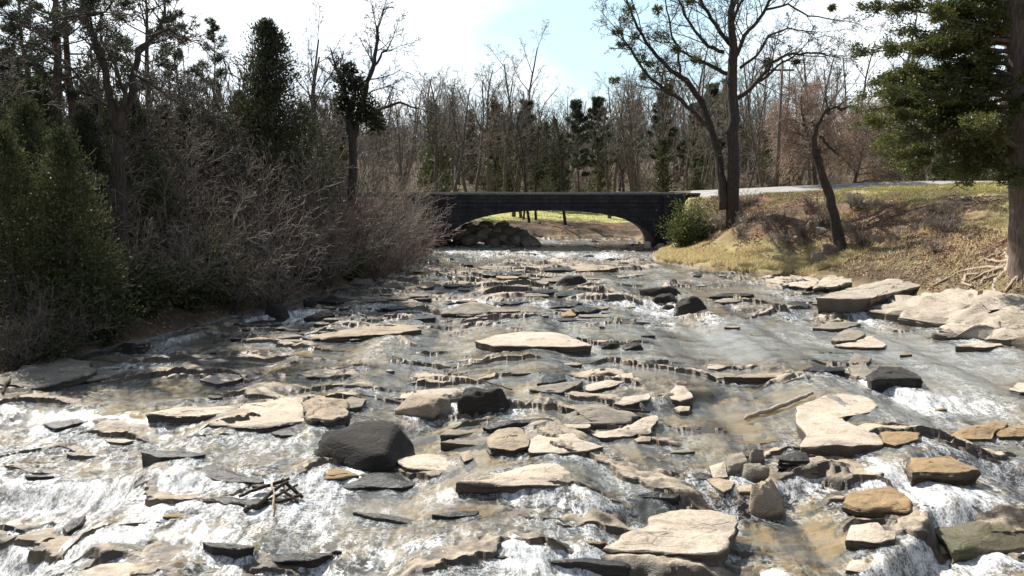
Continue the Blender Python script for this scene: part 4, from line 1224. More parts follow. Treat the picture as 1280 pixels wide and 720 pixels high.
def put(root, px, Y, sc=1.0, rz=0.0, base=None):
    x = (px - 640) / F * (Y / CP) * .995
    root.location = (x, Y, g1(x, Y) if base is None else base)
    root.rotation_euler = (0, 0, rz); root.scale = (sc, sc, sc)
    return root

def putdup(proto, px, Y, sc=1.0, rz=0.0):
    x = (px - 640) / F * (Y / CP) * .995
    return dup(proto, (x, Y, g1(x, Y)), rz, sc)

def limb(pts, Y, loc, R, dy=0.0, jit=.25, z0=None):
    """polyline of (px, py, width px) at distance Y -> local points and radii"""
    out_p, out_r = [], []
    y = Y
    for k, (a, b, w) in enumerate(pts):
        if k: y += R.gauss(0, jit) + dy
        p = at(a, b, y)
        out_p.append(p - Vector(loc)); out_r.append(max(.012, w * y / F / 2))
    # subdivide with a smooth wiggle
    P2, R2 = [], []
    for k in range(len(out_p) - 1):
        for t in (0, .33, .66):
            q = out_p[k].lerp(out_p[k + 1], t)
            if t: q = q + Vector((R.gauss(0, .04), R.gauss(0, .04), R.gauss(0, .03)))
            P2.append(q); R2.append(out_r[k] * (1 - t) + out_r[k + 1] * t)
    P2.append(out_p[-1]); R2.append(out_r[-1])
    return P2, R2

SUB = dict(seg=[.5, .45, .35, .3], wig=[.12, .16, .2, .22], up=[.06, .05, .04, .0], tip=[.35, .4, .45, .5], rmin=.012,
           n=[6, 5, 4], t0=[.15, .15, .1], ang=[.8, .8, .8], len=[.5, .5, .5], tap=[.4, .4, .4], rr=[.5, .55, .6])

def traced_tree(name, base_px, Y, limbs, seed, bark, twig, nside=9, sidelen=1.8, cfg=None, tfrom=.35, upb=.4, tipgrow=1.0, base=None, skip_trunk=1):
    """tree whose main limbs follow the photograph; branches and twigs grow from them"""
    R = random.Random(seed)
    root = empty(name)
    x = (base_px - 640) / F * (Y / CP) * .995
    z = g1(x, Y) if base is None else base
    root.location = (x, Y, z)
    c = dict(SUB); c.update(cfg or {})
    o = [[] for _ in c['seg']]
    main = []
    for k, (pts, ns) in enumerate(limbs):
        p, r = limb(pts, Y, root.location, R)
        if k == 0: p[0].z = -.3
        main.append((p, r))
        n = len(p)
        for s in range(ns):
            f = (tfrom + (1 - tfrom) * (s + R.random()) / ns) * (n - 1) if k == 0 else (.12 + .88 * (s + R.random()) / ns) * (n - 1)
            i = min(n - 2, int(f)); q = p[i].lerp(p[i + 1], f - i)
            d = (p[i + 1] - p[i]).normalized()
            dd = rotdir(d, R.uniform(.5, 1.2), R.uniform(0, 6.28)); dd.z += upb * .5
            grow(R, q, dd, sidelen * R.uniform(.45, 1.3), min(r[i] * .6, .05), 0, c, o)
        if tipgrow:
            grow(R, p[-1], (p[-1] - p[-2]), sidelen * tipgrow, r[-1] * .9, 0, c, o)
    tubes_obj('trunk', main, M[bark], root, big=10)
    tubes_obj('crown', sum(o, []), M[twig], root)
    return root, main, o

# ------------------------------------------------------------------ the left bank
t, _, _ = traced_tree('bare_tree', 152, 29.5, [
    ([(152, 400, 15), (152, 300, 14), (151, 220, 13), (148, 165, 12)], 6),
    ([(147, 165, 10), (137, 120, 9), (128, 75, 7.5), (115, 40, 6), (104, 12, 5), (98, -25, 3)], 9),
    ([(128, 20, 6), (118, 15, 5), (108, 18, 4)], 2),
    ([(150, 170, 9), (160, 135, 8.5), (166, 95, 7.5), (172, 62, 7), (190, 48, 6), (201, 30, 4.5), (206, 12, 3), (212, -8, 2)], 9),
    ([(168, 90, 4), (182, 100, 4), (200, 112, 3), (222, 128, 2)], 5),
    ([(155, 115, 4), (140, 75, 3.5), (128, 72, 3)], 3),
    ([(190, 45, 4), (212, 35, 3), (236, 50, 2)], 4),
    ([(143, 140, 4), (112, 115, 3.5), (85, 82, 3), (52, 55, 2.5), (18, 50, 1.6)], 7),
    ([(132, 95, 4), (118, 60, 3.5), (112, 20, 3), (132, 15, 2.5), (150, -10, 2)], 5)], 3, 'bark_dark', 'twig_dark', sidelen=1.7)
tag(t, 'tall dark bare tree with a forked trunk leaning over the left bank', 'tree')

p1 = pine(11, 17, .30, .42, nb=34, bl=.17); put(p1, 90, 37); tag(p1, 'tall thin-crowned pine behind the forked bare tree on the left', 'tree')
p2 = putdup(p1, 104, 39, .93, 2.0); tag(p2, 'second tall pine close beside the thin-crowned one on the left', 'tree')
p3 = pine(12, 13.5, .22, .35, nb=30, bl=.20); put(p3, 12, 36, .86); tag(p3, 'dark pine at the left edge of the photo', 'tree')
p4 = putdup(p3, 203, 43, 1.15, 1.0); tag(p4, 'loose-crowned pine behind the right fork of the bare tree', 'tree')
p5 = pine(13, 14, .17, .35, nb=26, bl=.13, tuft=18); put(p5, 277, 50, .92); tag(p5, 'slim open pine between the loose-crowned pine and the big cedar', 'tree')
p6 = putdup(p3, 410, 54, .66, 2.6); tag(p6, 'small pine just right of the big cedar', 'tree')
p7 = putdup(p1, 52, 44, .86, 4.0); tag(p7, 'pine with a thin crown standing left of the tallest pines', 'tree')
p8 = putdup(p5, 235, 46, .9, 2.2); tag(p8, 'slim dark pine left of the slim open pine', 'tree')

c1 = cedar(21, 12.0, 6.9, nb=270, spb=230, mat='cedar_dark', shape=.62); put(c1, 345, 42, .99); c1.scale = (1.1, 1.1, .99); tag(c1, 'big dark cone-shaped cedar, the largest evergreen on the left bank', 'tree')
c2 = cedar(22, 6.6, 4.6, nb=150, spb=180, ln=.15, wd=.05); put(c2, 88, 27, 1.0); tag(c2, 'dense green cedar nearest the water at left', 'tree')
c3 = putdup(c2, 14, 26, .95, 2.0); tag(c3, 'green cedar at the left edge beside the dense green cedar', 'tree')
c4 = putdup(c2, 46, 30, 1.05, 3.6); tag(c4, 'cedar behind the two green cedars at the left edge', 'tree')
c5 = putdup(c1, 118, 33, .55, 1.2); tag(c5, 'small dark cedar right of the forked trunk foot', 'tree')
c6 = putdup(c2, 200, 33, .78, .6); tag(c6, 'low green cedar in the brush behind the left bank shade', 'tree')
c7 = putdup(c1, 308, 47, .72, 3.1); tag(c7, 'dark cedar half hidden behind the left side of the big cone-shaped one', 'tree')
c8 = putdup(c1, 385, 47, .68, 5.0); tag(c8, 'dark cedar half hidden behind the right side of the big cone-shaped one', 'tree')
c9 = putdup(c2, 152, 38, 1.05, 4.4); tag(c9, 'cedar standing between the pines behind the forked trunk', 'tree')
c10 = putdup(c2, 240, 42, 1.1, 2.9); tag(c10, 'cedar behind the yellow-green bush on the left bank', 'tree')

for (px_, Y_, s_, rz_, src, lab) in [(62, 33, 1.15, .4, c2, 'tall green cedar between the edge cedars and the forked trunk'), (175, 36, 1.1, 1.9, c2, 'green cedar right of the forked trunk, behind the brush'), (-20, 32, 1.2, .9, c2, 'cedar cut off by the left edge of the photo'),
        (215, 44, .62, 2.2, c1, 'dark cedar under the loose-crowned pine'), (265, 46, .6, 4.2, c1, 'dark cedar under the slim open pine'), (130, 46, .75, 3.3, c1, 'dark cedar far behind the forked bare tree'), (30, 42, .8, 5.3, c1, 'dark cedar behind the pine at the left edge'), (330, 52, .7, 1.1, c1, 'dark cedar far behind the big cone-shaped one')]:
    q_ = putdup(src, px_, Y_, s_, rz_); tag(q_, lab, 'tree')
b1 = leafbush(31, 3.6, 2.6, 'bright', n=6000, ln=.12, wd=.06); put(b1, 276, 33.5, 1.0); tag(b1, 'yellow-green leafy bush among the bare brush on the left bank', 'shrub')
b2 = leafbush(32, 2.6, 2.4, 'cedar', n=4200); put(b2, 175, 29.5, 1.0); tag(b2, 'dark green bush at the water in the left bank shade', 'shrub')
b3 = dup(b2, (0, 0, 0), 1.0); put(b3, 38, 24.3, .8, 1.0); tag(b3, 'low green bush by the water near the left edge', 'shrub')
b4 = dup(b1, (0, 0, 0), 1.0); put(b4, 440, 42, .62, 1.0); tag(b4, 'small green bush inside the brush below the mistletoe tree', 'shrub')
b5 = dup(b2, (0, 0, 0), 2.0); put(b5, 120, 26.6, .85, 2.0); tag(b5, 'dark bush under the forked tree at the water edge', 'shrub')
b6 = dup(b2, (0, 0, 0), 3.0); put(b6, 235, 31.6, .8, 3.0); tag(b6, 'dark low bush at the water below the yellow-green bush', 'shrub')

t, main, o = traced_tree('bare_tree', 445, 47, [
    ([(440, 300, 12), (441, 220, 11), (441, 180, 10), (437, 150, 9), (430, 110, 6), (425, 100, 5)], 4),
    ([(441, 175, 8), (448, 145, 7), (458, 110, 6), (465, 88, 5.5), (470, 62, 4.5), (473, 45, 3), (470, 32, 2)], 9),
    ([(463, 92, 3.5), (476, 70, 3), (486, 58, 2)], 3),
    ([(442, 155, 6), (458, 148, 5), (478, 135, 4), (500, 128, 3), (520, 135, 2)], 6),
    ([(440, 150, 5), (432, 130, 4), (428, 105, 3)], 4)], 9, 'bark_dark', 'twig_dark', sidelen=1.9)
tag(t, 'ivy-clad bare tree with a crooked bare top, right of the big cedar', 'tree')
RN = np.random.RandomState(4)
cc, dd_ = [], []
for (a, b, s) in [(432, 100, 14), (438, 120, 20), (452, 125, 18), (440, 140, 20), (428, 128, 12), (462, 140, 16), (470, 155, 14), (447, 105, 12), (436, 88, 10)]:
    p = at(a, b, 47) - t.location
    m = 420
    v = RN.normal(size=(m, 3)); cc.append(np.array(p) + v * s * 47 / F * .42); dd_.append(v)
sprays('ivy', np.concatenate(cc), np.concatenate(dd_), .20, .12, M['cedar_dark'], t, RN)

lt_ = bare_tree(111, 9.0, .11, t0=[.12, .15, .15, .1], n=[13, 6, 5, 4], len=[.5, .5, .5, .5], ang=[.6, .7, .8, .8])
first_ = True
for (px_, Y_, s_) in [(182, 36, .9), (215, 38, 1.0), (250, 39, .85), (285, 41, .95), (318, 40, .7), (120, 34, .95), (395, 46, .8), (480, 56, .85), (505, 60, .9), (60, 31, .85), (232, 34.5, .7), (425, 52, .8), (345, 37.5, .6), (300, 36.5, .6)]:
    q_ = put(lt_, px_, Y_, s_, px_) if first_ else putdup(lt_, px_, Y_, s_, px_)
    first_ = False
    tag(q_, 'slender grey bare tree growing out of the brush on the left bank', 'tree', 'slender bare trees of the left bank brush')
sh = [brush(41, 4.2, 1.1, 17, mat='twig_tan'), brush(42, 3.8, 1.3, 17, mat='twig_pale', lean=(.25, -.25)), brush(43, 3.6, 1.2, 15, mat='twig_red', lean=(.2, -.2)), brush(44, 4.6, 1.0, 18, mat='twig')]
spots = [(255, 33, 0, .95), (300, 35, 1, 1.0), (325, 37, 0, 1.05), (350, 37.5, 3, 1.0), (375, 39, 2, 1.0), (395, 41, 0, 1.1), (420, 43, 2, 1.05), (445, 44.5, 1, 1.05), (468, 47, 3, 1.1), (490, 49, 0, 1.05),
         (506, 52, 1, .85), (518, 56, 3, .75), (532, 60, 2, .55), (335, 34.6, 1, .8), (405, 39.5, 1, .8), (460, 44, 0, .75), (290, 33, 0, .7), (215, 31.5, 1, .75), (180, 32, 3, 1.0), (130, 29, 0, .8), (66, 25, 3, .5),
         (14, 23.6, 3, .5), (230, 36, 3, 1.1), (270, 38, 2, 1.0), (365, 43, 3, 1.1), (430, 50, 3, 1.15), (480, 54, 0, 1.15), (510, 58, 3, 1.0), (150, 34, 2, 1.0), (95, 31, 3, 1.0), (8, 29, 0, 1.0), (498, 46.5, 1, .6), (472, 43.2, 2, .6), (514, 50, 2, .7)]
glab = ['tan bare many-stemmed shrub in the thicket on the left bank', 'pale grey arching bare shrub in the thicket on the left bank',
        'reddish bare shrub in the thicket on the left bank', 'tall grey bare shrub in the thicket on the left bank']
used = set()
R = random.Random(3)
for px, Y, k, s in spots:
    s = s * (1.12 if 290 < px < 440 else 1.0)
    if k not in used:
        used.add(k); o_ = put(sh[k], px, Y, s, R.uniform(0, 6.28) if k in (0, 3) else R.uniform(-.4, .4))
    else:
        o_ = putdup(sh[k], px, Y, s, R.uniform(0, 6.28) if k in (0, 3) else R.uniform(-.4, .4))
    tag(o_, glab[k], 'shrub', ['tan', 'pale grey', 'reddish', 'tall grey'][k] + ' shrubs of the left thicket')

# ------------------------------------------------------------------ the right bank
bt, main, o = traced_tree('bare_tree', 912, 55, [
    ([(916, 262, 16), (917, 200, 14), (918, 150, 13), (915, 115, 12), (916, 75, 11), (914, 30, 8.2), (918, -20, 6.6), (915, -80, 3.3)], 16),
    ([(905, 262, 12), (903, 230, 11), (897, 190, 9.8), (887, 155, 8.2), (876, 125, 7.4), (858, 100, 6.6), (838, 88, 4.9), (815, 62, 4.1), (797, 35, 3.3), (785, 5, 2.5), (775, -25, 1.6)], 15),
    ([(890, 165, 5.7), (872, 145, 4.9), (852, 125, 4.9), (830, 112, 4.1), (808, 92, 3.3), (793, 70, 2.9), (780, 50, 2), (772, 38, 1.5)], 12),
    ([(917, 95, 5.7), (900, 88, 4.9), (880, 78, 4.1), (862, 70, 2.9), (848, 62, 2)], 7),
    ([(917, 125, 6.6), (930, 118, 5.7), (948, 100, 4.9), (965, 78, 4.1), (985, 68, 3.3), (1008, 66, 2.5), (1030, 68, 1.6), (1048, 72, 1.2)], 11),
    ([(940, 106, 4.1), (958, 96, 3.3), (972, 82, 2.9), (990, 72, 2.5)], 5),
    ([(918, 60, 5.7), (900, 40, 4.9), (885, 15, 4.1), (870, -10, 3.3), (860, -40, 2.5)], 9),
    ([(918, 75, 4.9), (930, 45, 4.9), (948, 25, 4.1), (962, 0, 3.3), (975, -25, 2.5)], 10),
    ([(957, 12, 3.3), (985, 5, 2.5), (1010, 20, 2), (1045, 25, 1.2)], 6),
    ([(905, 65, 4.9), (885, 58, 4.1), (868, 38, 3.3), (855, 18, 2.9), (845, -8, 2)], 8),
    ([(850, 95, 3.3), (848, 65, 2.9), (838, 35, 2.5), (832, 0, 1.6)], 6),
    ([(925, 85, 4.1), (945, 70, 3.3), (960, 45, 2.9), (985, 35, 2), (1020, 40, 1.2)], 7),
    ([(915, 30, 4.1), (925, 5, 3.3), (940, -20, 2.5), (955, -60, 1.6)], 7)], 17, 'bark_dark', 'twig_dark', sidelen=2.7, tfrom=.55)
tag(bt, 'tall spreading bare tree with two dark trunks and mistletoe clumps at the bridge end', 'tree')
RN = np.random.RandomState(8)
for (a, b, s) in [(783, 25, 12), (772, 40, 8), (777, 55, 8), (788, 60, 11), (800, 72, 9), (826, 45, 14), (805, 95, 7), (768, 100, 8), (786, 12, 9), (835, 110, 7), (845, 62, 8), (870, 75, 9), (812, 80, 8), (995, 78, 7), (1040, 10, 6), (960, 78, 7), (793, 46, 8), (862, 2, 8), (822, 12, 8)]:
    p = at(a, b, 55 + RN.uniform(-.4, .4)) - bt.location
    m = 190
    v = RN.normal(size=(m, 3)) * np.array([RN.uniform(.5, .9), .6, RN.uniform(.4, .7)])
    v = v / np.maximum(1, np.linalg.norm(v, axis=1) / 1.15)[:, None]
    q = np.array(p) + v * s * 55 / F * .60
    sprays('mistletoe_clump', q, v + RN.normal(size=(m, 3)) * .4, .27, .07, M['mistle'], bt, RN)

p = GP(1050, 319)
lt, _, _ = traced_tree('leaning_tree', 1050, p.y, [
    ([(1053, 322, 17), (1048, 295, 14), (1042, 265, 11.5), (1035, 238, 11), (1027, 215, 9), (1018, 190, 7.5), (1017, 172, 6.5), (1022, 155, 6), (1030, 142, 4.5), (1036, 134, 3)], 5),
    ([(1030, 225, 6), (1026, 205, 5.5), (1024, 188, 5)], 1),
    ([(1031, 140, 3.5), (1042, 134, 3.5), (1052, 138, 4), (1058, 134, 2.5)], 4),
    ([(1024, 170, 4), (1034, 180, 3.5), (1044, 190, 3)], 3)], 23, 'bark_dark', 'twig_dark', sidelen=.7, tipgrow=.4, tfrom=.55)
tag(lt, 'small crooked dark leaning tree with a broken top on the right slope', 'tree')

# the big cedar at the right edge
YC = 31.5
R = random.Random(77); RN = np.random.RandomState(77)
ct = empty('cedar_tree'); xb = (1274 - 640) / F * (YC / CP) * .995
ct.location = (xb, YC, g1(xb, YC))
loc = ct.location
tp, trad = limb([(1284, 385, 62), (1283, 350, 47), (1282, 328, 39), (1280, 300, 36), (1278, 200, 34), (1274, 100, 31), (1271, 0, 27), (1269, -120, 20), (1267, -260, 9), (1266, -330, 4)], YC, loc, R, jit=.02)
paths = [(tp, trad)]
cen, dr, twl = [], [], []
def cbranch(p0, d, l, r0, spr, droop):
    n = 6; pts = []
    for k in range(n):
        t = k / (n - 1)
        pts.append(p0 + d * l * t + Vector((R.gauss(0, .05) * l * t, R.gauss(0, .05) * l * t, -droop * l * t * t + R.gauss(0, .02) * l)))
    twl.append((pts, [max(.012, r0 * (1 - .85 * k / (n - 1))) for k in range(n)]))
    ns = int(4 + l * 3.2)
    for s in range(ns):
        t = R.uniform(.18, 1.0); i = min(n - 2, int(t * (n - 1)))
        q0 = pts[i].lerp(pts[i + 1], t * (n - 1) - i)
        dd = rotdir(d, R.uniform(.4, 1.1), R.uniform(0, 6.28)); dd.z = dd.z * .6 - .05
        sl = R.uniform(.35, 1.1) * (1.15 - .55 * t) * min(1.2, .35 + l * .2)
        q1 = q0 + dd * sl
        twl.append(([q0, q0.lerp(q1, .5) + Vector((0, 0, .04)), q1], [.018, .012, .008]))
        if R.random() < .16: continue
        m = int(spr * 1.7 * sl * R.uniform(.5, 1.3))
        tt = RN.beta(1.8, 1.1, m)[:, None]
        cen.append(np.array(q0) + (np.array(q1) - np.array(q0)) * tt + RN.normal(size=(m, 3)) * np.array([.13, .13, .10]))
        dr.append(np.array(dd) + RN.normal(size=(m, 3)) * .55 + np.array([0, 0, .15]))
zt_ = tp[-1].z
for k in range(95):
    t = (k + R.random()) / 95
    zz = 3.6 + (zt_ - 4.2) * t
    i = max(j for j in range(len(tp)) if tp[j].z <= zz) if zz > tp[0].z else 0
    i = min(i, len(tp) - 2)
    q = tp[i].lerp(tp[i + 1], (zz - tp[i].z) / max(.01, tp[i + 1].z - tp[i].z))
    az = R.uniform(0, 6.28)
    if R.random() < .30: az = math.pi + R.gauss(0, .45)
    l = (6.0 * (1 - t) ** .7 + .4) * R.uniform(.55, 1.1) * (.75 if abs(math.cos(az)) < .6 else 1)
    if t < .06: l *= .8
    el = R.uniform(-.12, .30) + .35 * t
    d = Vector((math.cos(az) * math.cos(el), math.sin(az) * math.cos(el), math.sin(el)))
    cbranch(q, d, l, .05 + .012 * l, 150, .07)
# branches seen in the photograph along the left of the crown
for (a0, b0, a1, b1) in [(1268, 130, 1085, 150), (1268, 170, 1100, 195), (1268, 100, 1072, 118), (1266, 60, 1085, 60), (1265, 20, 1085, 10), (1268, 190, 1140, 205), (1268, 150, 1120, 170), (1268, 110, 1110, 100), (1264, -10, 1100, -25),
                         (1266, 80, 1120, 85), (1268, 140, 1070, 135), (1266, 40, 1130, 35), (1268, 180, 1180, 232), (1268, 160, 1200, 225), (1268, 120, 1160, 150), (1266, 60, 1180, 90), (1266, 20, 1190, 40), (1262, -30, 1180, -10), (1272, 70, 1225, 78), (1272, 110, 1215, 118), (1273, 150, 1225, 160), (1271, 40, 1210, 30), (1272, 90, 1190, 105), (1270, 10, 1215, 0), (1273, 130, 1200, 140), (1273, 175, 1215, 185), (1271, 55, 1150, 60), (1270, 0, 1130, 5)]:
    p0 = at(a0, b0, YC) - loc; p1 = at(a1, b1, YC + R.uniform(-1.6, 1.6)) - loc
    d = p1 - p0; l = d.length
    cbranch(p0, d.normalized(), l, .09, 150, .02)
tubes_obj('trunk', paths, M['bark_cedar'], ct, big=14)
tubes_obj('branches', twl, M['bark_cedar'], ct)
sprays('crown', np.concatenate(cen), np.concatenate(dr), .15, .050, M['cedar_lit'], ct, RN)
tag(ct, 'large cedar with a thick trunk, spreading dark crown and bare roots at the right edge', 'tree')
def rootpath(pts):
    mb = MB(); P2, R2 = [], []
    for (a, b, w) in pts:
        g_ = GP(a, b, 26, 36) + Vector((0, 0, .05)); P2.append(g_ - loc); R2.append(w * g_.y / F / 2)
    Pn, Rn = [], []
    for k in range(len(P2) - 1):
        for t in (0, .25, .5, .75):
            Pn.append(tuple(P2[k].lerp(P2[k + 1], t) + Vector((R.gauss(0, .02), R.gauss(0, .02), R.gauss(.02, .02))))); Rn.append(R2[k] * (1 - t) + R2[k + 1] * t)
    Pn.append(tuple(P2[-1])); Rn.append(R2[-1])
    mb.tube(Pn, Rn, 7); mb.build('root', M['root'], ct)
for pts in [[(1264, 330, 9), (1258, 342, 6), (1245, 352, 5), (1240, 364, 4), (1250, 372, 3)], [(1262, 332, 8), (1246, 340, 5), (1230, 344, 4), (1214, 352, 3)], [(1266, 328, 8), (1250, 330, 4), (1232, 326, 4), (1222, 330, 3)],
            [(1258, 338, 5), (1235, 336, 4), (1205, 340, 3.5), (1175, 340, 3), (1168, 336, 2)], [(1274, 340, 9), (1272, 350, 6), (1262, 358, 4), (1258, 366, 3)], [(1250, 345, 4), (1232, 352, 3.5), (1222, 358, 3)],
            [(1225, 344, 4), (1208, 346, 4), (1204, 356, 3.5), (1216, 360, 3)], [(1262, 328, 6), (1256, 318, 4), (1240, 320, 3), (1226, 324, 2.5)], [(1282, 345, 9), (1290, 356, 6), (1300, 362, 4)]]:
    rootpath(pts)

s1 = leafbush(51, 4.0, 2.4, 'bright', n=5600, ln=.16, wd=.09); put(s1, 853, 57, 1.0); s1.location.z -= .1
tag(s1, 'upright yellow-green evergreen shrub against the right end of the bridge', 'shrub')
s2 = leafbush(52, 1.8, 2.0, 'cedar_dark', n=3000, ln=.16, wd=.09); put(s2, 880, 57.5, 1.0); tag(s2, 'dark bush on the slope beside the two-trunked bare tree', 'shrub')
s3 = dup(s2, (0, 0, 0), 1.5); put(s3, 868, 59.0, .9, 1.5); tag(s3, 'dark bush behind the upright evergreen shrub at the bridge end', 'shrub')

# low brush and briars on the right slope
lb = [brush(61, 1.0, 2.0, 18, name='briar_clump', mat='twig_tan', stem='twig_red', dens=.7), brush(62, .9, 2.2, 16, name='briar_clump', mat='twig_red', stem='twig_dark', dens=.7), brush(63, .9, 2.0, 16, name='briar_clump', mat='twig_pale', stem='twig_dark', dens=.7)]
bl = ['tan bare briar clump on the slope above the grassy point', 'reddish bare briar clump on the slope by the leaning tree', 'pale grey bare briar clump on the right slope']
used = set(); R = random.Random(9)
for k in range(46):
    a = R.uniform(880, 1215); b = R.uniform(252, 305) if a < 1000 else R.uniform(255, 318)
    if 1000 < a < 1040 and b > 300: continue
    g_ = GP(a, b, 34, 66)
    kk = R.choice([0, 0, 2]) if a < 985 else R.choice([0, 1, 2])
    if kk not in used: used.add(kk); o_ = lb[kk]; o_.location = g_; o_.rotation_euler = (0, 0, R.uniform(0, 6))
    else: o_ = dup(lb[kk], g_, R.uniform(0, 6), R.uniform(.6, 1.1))
    lab = bl[kk] if kk != 0 else 'tan bare briar clump on the right slope below the road'
    if kk == 1: lab = 'reddish bare briar clump on the right slope near the leaning tree'
    tag(o_, lab, 'briars', ['tan', 'reddish', 'grey'][kk] + ' briar clumps of the right slope')
for k in (0, 1, 2):
    if k not in used: bpy.data.objects.remove(lb[k])

# drooping willow behind the road
WILL = dict(seg=[.7, .5, .4, .4], wig=[.06, .12, .10, .10], up=[.04, -.10, -.42, -.55], tip=[.3, .3, .4, .5], rmin=.014,
            n=[32, 16, 11], t0=[.22, .2, .1], ang=[1.0, .8, .7], len=[.48, .55, .75], tap=[.45, .4, .3], rr=[.42, .5, .55])
def willow(seed, h, w):
    R = random.Random(seed); root = empty('weeping_tree')
    o = [[], [], [], []]
    grow(R, Vector((0, 0, -.2)), Vector((0, 0, 1)), h, .22, 0, WILL, o)
    tubes_obj('trunk', o[0] + o[1], M['bark'], root)
    tubes_obj('crown', o[2] + o[3], M['twig_willow'], root)
    return root
wl_ = willow(5, 8.6, 8.6); put(wl_, 1016, 70, 1.0); tag(wl_, 'tan weeping tree with hanging bare strands behind the road', 'tree')
wl2 = putdup(wl_, 1058, 72, .95, 2.2); tag(wl2, 'tan weeping tree just right of and behind the nearer weeping one', 'tree')

# ------------------------------------------------------------------ woods beyond the bridge
protos = [bare_tree(101, 13, .20), bare_tree(102, 14, .24, len=[.40, .5, .5, .5], ang=[.6, .7, .8, .8]), bare_tree(103, 12, .17, t0=[.2, .2, .15, .1], n=[13, 6, 5, 4]),
          bare_tree(104, 15, .22, ang=[.55, .65, .8, .8], len=[.36, .5, .5, .5]), bare_tree(105, 11, .16, bark='bark_dark', twig='twig_dark')]
pf = [False] * 5
R = random.Random(55)
def wood(px, Y, k, s, label, group):
    if not pf[k]: pf[k] = True; o_ = put(protos[k], px, Y, s, R.uniform(0, 6.28))
    else: o_ = putdup(protos[k], px, Y, s, R.uniform(0, 6.28))
    tag(o_, label, 'tree', group)
    return o_
wood(562, 78, 0, 1.06, 'pale grey bare tree rising left of the arch beyond the bridge', None)
wood(545, 84, 1, 1.05, 'bare tree left of and behind the pale grey one beyond the bridge', None)
wood(594, 86, 3, 1.0, 'tall slim bare tree behind the left half of the bridge', None)
wood(662, 80, 4, .95, 'dark bare tree behind the crown of the arch, left one of a close pair', None)
wood(670, 82, 4, .9, 'dark bare tree behind the crown of the arch, right one of a close pair', None)
wood(707, 78, 4, 1.0, 'dark bare tree with its trunk showing through the middle of the arch', None)
for k in range(13):
    wood(R.uniform(470, 860), R.uniform(80, 96), R.choice([0, 1, 2, 3, 4]), R.uniform(.75, 1.0), 'grey bare tree in the front row of the wood beyond the bridge', 'front bare trees of the wood beyond the bridge')
for k in range(84):
    Y = R.uniform(94, 170)
    px = R.uniform(380, 1130)
    wood(px, Y, R.choice([0, 1, 2, 3]), R.uniform(.95, 1.3) * (1 + .2 * (px > 820)), 'grey bare tree deep in the wood beyond the bridge and road', 'deep bare trees of the wood beyond the bridge')
for k in range(16):
    px = R.choice([R.uniform(835, 935), R.uniform(1095, 1260), R.uniform(840, 1250)])
    wood(px, R.uniform(76, 95) if not 935 < px < 1095 else R.uniform(96, 110), R.choice([0, 1, 2, 3]), R.uniform(.8, 1.05), 'grey bare tree behind the road on the right', 'bare trees behind the road on the right')
for k in range(16):
    wood(R.uniform(-60, 420), R.uniform(48, 85), R.choice([0, 1, 2, 3, 4]), R.uniform(.7, .95), 'grey bare tree far back in the left bank wood', 'bare trees at the back of the left bank wood')
fp = pine(14, 13, .17, .34, nb=44, bl=.17, tuft=22, ln=.42, wd=.09)
put(fp, 722, 92, .93, .4); tag(fp, 'green pine standing above the bridge, the tallest there', 'tree')
q = putdup(fp, 745, 97, .98, 2.0); tag(q, 'narrow pine just right of the tallest pine above the bridge', 'tree')
q = putdup(fp, 655, 96, .95, 3.0); tag(q, 'pine above the left half of the bridge, left of the tallest one', 'tree')
q = putdup(fp, 622, 110, 1.0, 1.0); tag(q, 'small far pine left of the pine above the left half of the bridge', 'tree')
fc = cedar(24, 8.5, 3.6, nb=90, spb=50, ln=.30, wd=.16, mat='cedar')
put(fc, 826, 86, .95, .4); tag(fc, 'greenish cedar behind the right end of the bridge', 'tree')
q = putdup(fc, 866, 78, .8, 1.0); tag(q, 'cedar behind the two-trunked bare tree', 'tree')
q = putdup(fc, 982, 84, .95, 1.0); tag(q, 'cedar beside the utility pole', 'tree')
q = putdup(fc, 690, 108, .9, 1.0); tag(q, 'far cedar between the pines above the bridge', 'tree')
for k in range(6):
    q = putdup(fc, 1100 + k * 32 + R.uniform(-8, 8), R.uniform(70, 80), R.uniform(.7, 1.0), R.uniform(0, 6)); tag(q, 'dark evergreen in the row behind the grass under the big cedar', 'tree', 'evergreens behind the grass at right')
for k in range(26):
    q = putdup(fc, R.uniform(420, 980), R.uniform(100, 170), R.uniform(.9, 1.5), R.uniform(0, 6)); tag(q, 'small evergreen deep in the wood beyond the bridge', 'tree', 'evergreens deep in the wood')
for k in range(9):
    q = putdup(fp, R.choice([R.uniform(740, 960), R.uniform(1090, 1280)]), R.uniform(105, 150), R.uniform(.95, 1.2), R.uniform(0, 6)); tag(q, 'far pine in the wood behind the road on the right', 'tree', 'far pines behind the road')
fb = brush(64, 3.6, 1.2, 13, mat='twig', stem='twig_dark', dens=.8)
first = True
for k in range(52):
    px, Y = R.uniform(500, 1180), R.uniform(78, 125)
    if 560 < px < 830 and Y < 98: Y = R.uniform(99, 130)
    o_ = put(fb, px, Y, R.uniform(.8, 1.3), R.uniform(0, 6)) if first else putdup(fb, px, Y, R.uniform(.8, 1.3), R.uniform(0, 6))
    first = False
    tag(o_, 'grey bare undergrowth shrub in the wood beyond the bridge and road', 'shrub', 'undergrowth shrubs of the far wood')
